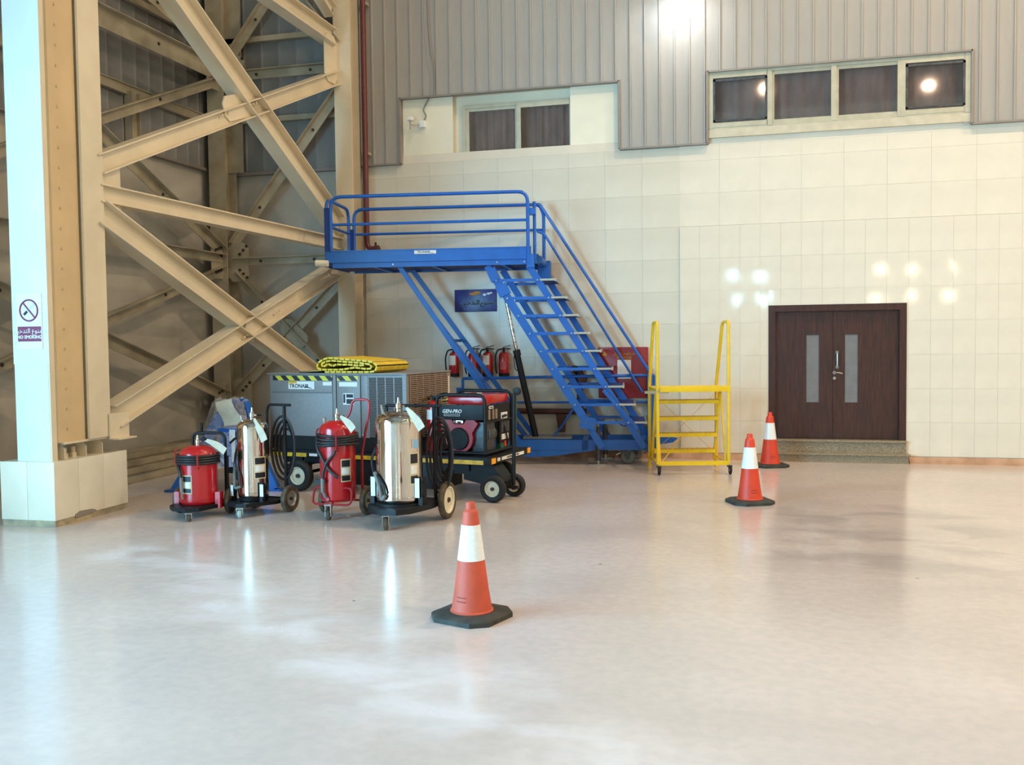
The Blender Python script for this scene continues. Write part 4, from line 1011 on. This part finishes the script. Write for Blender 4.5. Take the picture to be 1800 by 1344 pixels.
obj('starter_battery', G().box(X1-.16, X1-.05, .36, .50, .03, .14, bevel=.006), mat('blue_battery', (36, 70, 150), .4), ge)
obj('battery_top', G().box(X1-.16, X1-.05, .36, .50, .14, .17), green_m, ge)
obj('orange_plug', G().box(X1-.03, X1-.0, .62, .67, .06, .12), cone_o, ge); obj('green_case', G().box(X1-.08, X1-.01, .53, .75, .03, .13), green_m, ge)
obj('lead', G().tube([(X1, .60, .30), (X1+.02, .63, .20), (X1+.01, .68, .10), (X1-.02, .70, .04)], .010, 8, .05), rubber, ge)

# things on the deck between the cabinet and the generator
se = thing('fire_extinguisher', 'small red extinguisher standing on the trolley left of the generator', 'fire extinguisher', (-2.8+(-.88)*math.cos(YC)-.42*math.sin(YC), 9.65+(-.88)*math.sin(YC)+.42*math.cos(YC), .462), YC)
obj('cylinder', G().lathe([(0, 0), (.075, 0), (.08, .01), (.08, .50), (.06, .55), (.02, .57), (0, .57)], seg=20), red, se)
obj('valve_handle', G().cyl((0, 0, .56), (0, 0, .61), .022, 10).beam((-.04, 0, .62), (.12, 0, .60), .03, .02).cyl((-.03, -.03, .60), (-.05, -.05, .60), .02, 8), black, se)
obj('brass_valve', G().cyl((-.06, 0, .60), (-.12, 0, .58), .016, 8).cyl((.10, 0, .57), (.17, 0, .58), .014, 8).sph((.17, 0, .58), .022, 10), brass, se)
obj('printed_label', G().patch((0, 0), .081, -PI/2-.8, -PI/2+.8, .36, .47), white, se); obj('printed_label', G().patch((0, 0), .081, -PI/2-.7, -PI/2+.7, .18, .24), MATS['pale_red_label'], se)

# ------------------------------------------------------------------ blue maintenance stand
YS = math.radians(8)
ms = thing('maintenance_platform', 'tall blue adjustable access platform with open stair and guard rails', 'platform stair', (-2.2, 12.8, 0), YS)
PF, PR = -.23, .90          # front and rear edge of the deck
PU0, PU1 = -3.66, -.85
dk = obj('deck_plate', G().box(PU0, PU1, PF+.02, PR-.02, 2.735, 2.76), blue_dark, ms)
obj('fascia', G().box(PU0, PU1+.01, PF, PF+.012, 2.775, 2.935).box(PU0, PU1+.01, PF-.006, PF+.02, 2.925, 2.94), blue, ms)
obj('fascia', G().box(PU0, PU1+.01, PR-.012, PR, 2.775, 2.935), blue, ms)
obj('fascia', G().box(PU0, PU0+.012, PF, PR, 2.72, 2.935), blue, ms)
obj('deck_rail', G().box(PU0+.10, PU1+.03, PF+.015, PF+.055, 2.705, 2.77), blue, ms)
obj('deck_rail', G().box(PU0+.10, PU1+.03, PR-.055, PR-.015, 2.705, 2.77), blue, ms)
for u in (-3.0, -2.2, -1.25): obj('cross_member', G().box(u, u+.05, PF+.05, PR-.05, 2.70, 2.735), blue, ms)
for u in (-2.72, -1.30, -.93): obj('bolt', G().cyl((u, PF+.016, 2.74), (u, PF+.006, 2.74), .012, 6), steel, ms)
obj('deck_grating', G().box(PU0+.02, PU1, PF+.02, PR-.02, 2.765, 2.775), blue_dark, ms)
bmp = obj('foam_bumper', G().cyl((PU0-.12, PF-.03, 2.775), (PU0+.05, PF-.03, 2.765), .045, 14), mat('cream_foam', (232, 224, 196), .7), ms)
pl = obj('maker_plate', G().box(-2.42, -2.12, PF-.010, PF-.001, 2.872, 2.918), white, ms)
text('lettering', 'TRONAIR', .042, ink, pl, (-2.29, PF-.0115, 2.897)); obj('underline', G().prism([(-2.26, 2.888), (-2.16, 2.878), (-2.16, 2.884)], PF-.012, PF-.0105, axis='y'), ink, pl)
RT = .024
def rail(name, pts, r=RT, bend=.14): return obj(name, G().tube(pts, r, 10, bend), blue, ms)
rail('guard_rail', [(-3.57, PF, 2.93), (-3.57, PF, 3.665), (-.88, PF, 3.665), (-.88, PF, 2.72)])
obj('mid_rail', G().cyl((-3.57, PF, 3.29), (-.88, PF, 3.29), .019, 10), blue, ms)
rail('guard_rail', [(-3.57, PR, 2.93), (-3.57, PR, 3.645), (-.86, PR, 3.645)])
obj('mid_rail', G().cyl((-3.57, PR, 3.28), (-.75, PR, 3.28), .019, 10), blue, ms)
rail('guard_rail', [(-3.64, PF+.02, 2.93), (-3.64, PF+.02, 3.645), (-3.64, PR-.04, 3.645), (-3.64, PR-.04, 2.93)], bend=.18)
obj('mid_rail', G().cyl((-3.64, PF+.02, 3.29), (-3.64, PR-.04, 3.29), .019, 10), blue, ms)
each('corner_post', blue_dark, ms, (-3.66, -3.55, PF-.01, PF+.012, 2.93, 3.52), (-3.66, -3.58, PR-.05, PR-.02, 2.93, 3.35))
# stair-head posts and gate plates
obj('head_post', G().cyl((-.80, PF+.1, 2.72), (-.80, PF+.1, 3.54), .022, 10).box(-.90, -.78, PF+.0, PF+.12, 3.36, 3.45), blue, ms)
rail('head_post', [(-.75, .74, 2.62), (-.75, .74, 3.48), (-.80, .74, 3.60), (-.85, .76, 3.62)], .024, .05)
obj('pivot_block', G().box(-.90, -.80, PF-.01, PF+.05, 2.66, 2.84).box(-.84, -.66, .70, .92, 2.56, 2.82), blue, ms)
obj('pivot_roller', G().cyl((-.76, PF+.20, 2.78), (-.76, .70, 2.78), .055, 14), blue, ms)
# stair handrails on the far side
obj('hand_rail', G().tube([(-.86, .72, 3.62), (-.80, .72, 3.62), (.72, .70, 1.245), (.745, .70, 1.20)], .022, 10, .03), blue, ms)
obj('hand_rail', G().tube([(-.84, .72, 3.24), (-.74, .72, 3.20), (.63, .70, .94)], .019, 10, .03), blue, ms)
obj('rail_post', G().box(.70, .78, .68, .74, .32, 1.20), blue, ms)
# parallel stair links: front pair and rear pair
def link(u0, z0, u1, z1, v, w=.05, h=.09): return obj('stair_stringer', G().beam((u0, v, z0), (u1, v, z1), w, h), blue, ms)
LK = lambda u0: (u0, 2.70, u0+1.53, .23)
for v in (-.10, .76):
    e_ = 0 if v < 0 else .10
    link(-1.45+e_, 2.70, .08+e_, .24, v); link(-.89+e_, 2.70, .64+e_, .24, v)
obj('link_sleeve', G().beam((-1.36, -.105, 2.56), (-.10, -.105, .54), .062, .105), blue, ms)
obj('link_clamp', G().beam((-.10, -.13, .66), (-.13, -.13, .50), .05, .20), blue, ms); obj('link_clamp', G().beam((-1.40, -.13, 2.66), (-1.33, -.13, 2.50), .05, .13), blue, ms); obj('link_clamp', G().beam((-1.27, -.13, 2.44), (-1.20, -.13, 2.30), .05, .16), blue, ms)
slope = (2.46/1.53)
for k in range(9):
    z = 2.50-.2395*k
    ua = -1.45+(2.70-z)/slope; uc = -.89+(2.70-z)/slope
    sp2 = obj('stair_tread', G().box(uc+.02, uc+.24, -.06, .72, z-.012, z+.012), blue_dark, ms)
    obj('tread_nosing', G().box(uc+.225, uc+.25, -.14, .78, z-.020, z+.016).box(uc+.03, uc+.24, -.145, -.130, z-.012, z+.014), alu, sp2)
    obj('tread_bearer', G().beam((ua, -.135, z), (uc+.05, -.135, z), .016, .038), blue, ms)
    obj('tread_bearer', G().beam((ua, .79, z), (uc+.05, .79, z), .016, .036), blue, ms)
    obj('bolt', G().cyl((ua, -.14, z), (ua, -.155, z), .012, 6), steel, ms); obj('bolt', G().cyl((uc, -.14, z), (uc, -.155, z), .012, 6), steel, ms)
# slanting support legs
for v in (-.08, .74):
    obj('support_leg', G().beam((-2.66, v, 2.72), (-1.05+(.13 if v > 0 else 0), v, .32), .045, .065), blue, ms)
obj('leg_brace', G().beam((-2.20, .05, 2.0), (-1.02, .68, .30), .05, .06).beam((-1.98, .0, 1.70), (-1.98, .74, 1.70), .04, .04).beam((-1.60, .0, 1.14), (-1.60, .74, 1.14), .05, .05), blue, ms)
# hydraulic cylinder
cy_ = obj('hydraulic_cylinder', G().cyl((-1.11, .35, 1.50), (-.86, .35, .34), .045, 14).cyl((-1.12, .35, 1.56), (-1.10, .35, 1.48), .052, 14), black, ms)
obj('piston_rod', G().cyl((-1.27, .35, 2.34), (-1.11, .35, 1.52), .024, 12), chrome, cy_)
obj('hydraulic_hose', G().tube([(-1.12, .31, 1.58), (-1.15, .29, 1.45), (-1.13, .29, 1.28), (-1.06, .31, 1.26)], .007, 6, .04), rubber, cy_)
g = G()
for k in range(9): g.tube([( -1.27+.16*(k*.1+.02)+.024*math.cos(a)*1.15, .35+.026*math.sin(a), 2.34-.82*(k*.1+.02)) for a in [i*2*PI/12 for i in range(12)]], .004, 4, closed=True)
obj('rod_lock_ring', g, grey_cuff, cy_)
# base frame
BF, BR = .0, .76
obj('base_rail', G().box(-1.95, .66, BF, BF+.06, .20, .335).prism([(-1.95, .21), (-.9, .10), (-.55, .12), (.05, .205), (-1.95, .215)], BF+.005, BF+.055, axis='y'), blue, ms)
obj('base_rail', G().box(-1.95, .80, BR-.06, BR, .22, .335), blue, ms)
each('base_cross_member', blue, ms, (-1.95, -1.87, BF, BR, .20, .33), (-.2, -.12, BF, BR, .20, .33), (.58, .66, BF, BR, .20, .33))
obj('tow_bracket', G().box(.66, .80, .10, .22, .17, .36), blue, ms); obj('rear_wedge', G().prism([(.80, .20), (1.05, .24), (1.12, .30), (.80, .36)], .60, .63, axis='y'), blue, ms)
obj('bolt', G().cyl((.73, .10, .28), (.73, .085, .28), .018, 8), steel, ms)
obj('cylinder_anchor', G().box(-1.02, -.35, .18, .50, .335, .352), alu, ms)
obj('pump_lever', G().tube([(-.60, .30, .36), (-.50, .30, .48), (-.30, .32, .78)], .016, 8, .03), blue, ms)
obj('lever_grip', G().cyl((-.33, .32, .73), (-.27, .32, .86), .022, 10), black, ms)
obj('base_guard_rail', G().tube([(-1.95, BR-.02, .33), (-1.95, BR-.02, 1.15), (.79, BR-.02, 1.18), (.79, BR-.02, .33)], .022, 10, .02), blue, ms)
obj('base_guard_rail', G().cyl((-1.95, BR-.02, .80), (.79, BR-.02, .80), .017, 10).cyl((-1.36, BR-.02, .33), (-1.36, BR-.02, .80), .012, 8), blue, ms)
obj('rail_latch', G().box(-2.04, -1.95, BR-.05, BR+.0, .92, 1.02), blue, ms)
def jack(u, v):
    j = obj('levelling_jack', G().cyl((u, v, .06), (u, v, .46), .034, 12).cyl((u, v, .36), (u, v, .52), .022, 10), eng_grey, ms)
    obj('jack_screw', G().cyl((u, v, .01), (u, v, .10), .020, 10).cyl((u, v, .50), (u, v, .55), .014, 8), steel, j)
    obj('foot_plate', G().box(u-.13, u+.11, v-.06, v+.06, 0, .014, bevel=.003), steel, j)
jack(.02, -.0); jack(.10, .71); jack(-1.85, -.0)
def big_caster(u, v):
    c = obj('caster_fork', G().box(u-.07, u+.09, v-.06, v+.06, .185, .20).prism([(u-.05, .19), (u+.09, .19), (u+.06, .07), (u+.02, .06)], v-.055, v-.045, axis='y').prism([(u-.05, .19), (u+.09, .19), (u+.06, .07), (u+.02, .06)], v+.045, v+.055, axis='y'), eng_grey, ms)
    obj('caster_wheel', G().lathe([(.03, -.038), (.085, -.038), (.098, -.02), (.098, .02), (.085, .038), (.03, .038)], (u+.04, v, .098), 24, 'y', True), grey_cuff, c)
    obj('brake_pedal', G().beam((u-.06, v, .15), (u-.12, v, .12), .05, .012), steel, c)
big_caster(.38, .15); big_caster(.50, .66); big_caster(-1.7, .15); big_caster(-1.7, .66)
obj('stair_bracket', G().beam((.10, -.14, 1.02), (.55, -.14, .50), .02, .05).tube([(.25, -.05, .62), (.36, -.05, .52), (.45, -.05, .56), (.48, -.05, .66)], .010, 6, .04), blue, ms)

# ------------------------------------------------------------------ yellow step ladder
YY = math.radians(14)
yl = thing('mobile_step_ladder', 'yellow wheeled step ladder with two tall looped handrails', 'step ladder', (-1.29, 11.98, 0), YY)
LW, LD, PZ = .88, .78, 1.09
def yt(name, pts, r=.021, bend=.05): return obj(name, G().tube(pts, r, 10, bend, nb=5), yellow, yl)
for u in (0.0, LW):
    yt('side_frame', [(u, 0, .13), (u, 0, 1.90), (u-.0, .35, 1.90), (u, LD-.02, 1.10), (u, LD, .0)], bend=.07)
obj('platform_tread', G().box(.02, LW, .0, LD-.04, PZ-.03, PZ-.015), yellow, yl)
obj('platform_lip', G().box(.03, LW+.02, -.02, .0, PZ-.06, PZ+.012, bevel=.003), yellow, yl)
for u in (0.0, LW): obj('platform_bearer', G().box(u-.012, u+.012, -.0, LD, PZ-.07, PZ-.02), yellow, yl)
obj('platform_bearer', G().box(0, LW, LD-.03, LD-.01, PZ-.06, PZ-.02), yellow, yl)
for k in range(4):
    z = .90-.222*k; v = .40+(.90-z)*(.38/.82)
    st_ = obj('step', G().box(.04, LW-.04, v-.09, v+.09, z-.006, z+.004).box(.04, LW-.04, v-.093, v-.086, z-.038, z+.006), yellow, yl)
    gg = G()
    for i in range(26): gg.box(.05+i*.031, .066+i*.031, v-.094, v+.08, z+.004, z+.012)
    obj('tread_ridges', gg, yellow, st_, kind='stuff')
for u in (.03, LW-.03):
    obj('stringer', G().beam((u, .38, PZ-.04), (u, LD-.02, .10), .03, .05, (0, 1, 0)), yellow, yl)
    obj('front_brace', G().tube([(u, .34, PZ-.05), (u, .02, .15)], .014, 8), yellow, yl)
obj('bottom_rail', G().box(0, LW, -.018, .018, .115, .165), yellow, yl)
obj('bottom_side_rail', G().cyl((0, 0, .14), (0, LD, .14), .012, 8), yellow, yl); obj('bottom_side_rail', G().cyl((LW, 0, .14), (LW, LD, .14), .012, 8), yellow, yl)
obj('cross_wire', G().cyl((.02, LD-.05, PZ-.1), (LW, LD-.02, .16), .003, 5).cyl((LW, LD-.05, PZ-.1), (.02, LD-.02, .16), .003, 5).cyl((.05, .02, .15), (.40, .6, .42), .006, 5), yellow, yl)
for u in (0.0, LW):
    obj('rubber_foot', G().cyl((u, LD, 0), (u, LD, .03), .028, 10), yellow, yl)
    obj('caster_fork', G().box(u-.02, u+.035, -.05, .01, .09, .115).box(u+.028, u+.035, -.05, .0, .04, .11), eng_grey, yl)
    wv = obj('caster_wheel', G().lathe([(.02, -.014), (.05, -.014), (.057, -.006), (.057, .006), (.05, .014), (.02, .014)], (0, 0, 0), 20, 'x', True), rubber, yl, (u+.012, -.035, .057))
    obj('caster_rim', G().cyl((-.012, 0, 0), (.012, 0, 0), .024, 12), rim_w, wv)
obj('hinge_pin', G().cyl((.0, -.03, PZ-.05), (.0, .05, PZ-.05), .012, 8).box(-.16, .14, -.005, .03, PZ-.075, PZ-.045), steel, yl)

# ------------------------------------------------------------------ traffic cones
def cone(x, y, rz, label, m, grp=None):
    c = thing('traffic_cone', label, 'traffic cone', (x, y, 0), rz)
    a, k = .215, .085
    oc = [(-a+k, -a), (a-k, -a), (a, -a+k), (a, a-k), (a-k, a), (-a+k, a), (-a, a-k), (-a, -a+k)]
    sc = lambda s: [(p*s, q*s) for p, q in oc]
    g = G(); g.ring([[V((p, q, z)) for p, q in sc(s)] for s, z in ((1, 0), (1, .028), (.96, .036), (.62, .045))])
    obj('rubber_base', g, cone_b, c)
    R = lambda z: .122-(z-.05)*(.122-.037)/(.67) if z > .10 else .122-(.10-.05)*.127+(.10-z)*.25
    def seg_(z0, z1, extra=0.0, n=6): return [(R(z0+(z1-z0)*i/n)+extra, z0+(z1-z0)*i/n) for i in range(n+1)]
    obj('cone_body', G().lathe([(0, .04), (.134, .04), (.134, .05), (.126, .056)]+seg_(.075, .655)+[(.036, .664), (.030, .672), (.030, .70), (.024, .712), (0, .712)], seg=36), m, c)
    obj('reflective_band', G().lathe([(R(.36)-.004, .36), (R(.36)+.0025, .36)]+seg_(.36, .575, .0025)[1:]+[(R(.575)-.004, .575)], seg=36), cone_w, c)
    obj('cast_mark', G().patch((0, 0), .1145, -PI/2-.30, -PI/2+.30, .115, .122, .0012).patch((0, 0), .1115, -PI/2-.30, -PI/2+.30, .140, .146, .0012), mat('cone_shadow_print', (150, 52, 36), .6), c)
    return c
cone(-1.745, 5.585, math.radians(-18), 'faded orange traffic cone with white band, nearest in the foreground', cone_f)
cone(-.149, 10.10, math.radians(25), 'orange traffic cone with white band, middle one of three', cone_o)
cone(.065, 13.02, math.radians(20), 'orange traffic cone beside the dark wooden door, farthest of three', cone_o)

# ------------------------------------------------------------------ wrapped blue tripod jack
bj = thing('wrapped_jack', 'blue tripod jack wrapped in clear plastic behind the chrome cylinder', 'jack', (-5.98, 9.85, 0), math.radians(-4))
def leg(p, q, w=.115):
    L_ = obj('leg', G().beam(p, q, w, w*1.1), blue, bj)
    obj('foot_plate', G().beam((q[0]-.13, q[1], .012), (q[0]+.12, q[1], .012), .12, .022), blue, L_)
leg((.02, .0, 1.02), (-.55, -.25, .02)); leg((.08, 0, 1.02), (.50, .12, .02)); leg((.05, .03, .95), (.10, .45, .02))
obj('top_yoke', G().beam((-.10, 0, 1.0), (.22, 0, 1.02), .10, .10).beam((.22, 0, 1.03), (.31, -.02, .72), .08, .08), blue, bj)
obj('pump_box', G().box(.02, .36, -.20, .12, .30, .73, bevel=.01).box(.0, .38, -.22, .14, .70, .74, bevel=.004), blue, bj)
each('white_tape', white, bj, (.16, .235, -.226, -.222, .60, .73), (.17, .215, -.205, -.201, .36, .60))
wj = obj('wheel', G().lathe([(.03, -.03), (.07, -.03), (.078, -.015), (.078, .015), (.07, .03), (.03, .03)], (0, 0, 0), 20, 'y'), rubber, bj, (.24, -.15, .22))
obj('wheel_bracket', G().box(.04, .30, -.12, .02, .22, .30), black, bj)
sh_ = G(); rows = []
prof = [(.14, 1.075), (.24, 1.04), (.28, .90), (.34, .75), (.42, .60), (.50, .45), (.56, .30)]
rng = random.Random(3)
for r_, z_ in prof:
    row = []
    for i in range(28):
        a = i*2*PI/28; w_ = 1+rng.uniform(-.10, .10)*(1 if z_ < 1.05 else .3)
        row.append(V((.05+r_*w_*math.cos(a)*(1.05 if math.cos(a) < 0 else .80), r_*.62*w_*math.sin(a), z_+rng.uniform(-.02, .02))))
    rows.append(row)
sh_.ring(rows, False)
obj('plastic_wrap', sh_, FILM, bj)
g = G(); rows = []
for i in range(7):
    t = i/6; c = V((.10+.12*t, -.24-.02*math.sin(t*6), 1.05-.27*t)); w_ = .105+.012*t
    rows.append([c+V((-w_, 0, -.01)), c+V((w_*.2, -.015*math.sin(t*5), 0)), c+V((w_, 0, .03)), c+V((w_, .004, .03)), c+V((-w_, .004, -.01))])
g.ring(rows); obj('document_pouch', g, paper, bj)
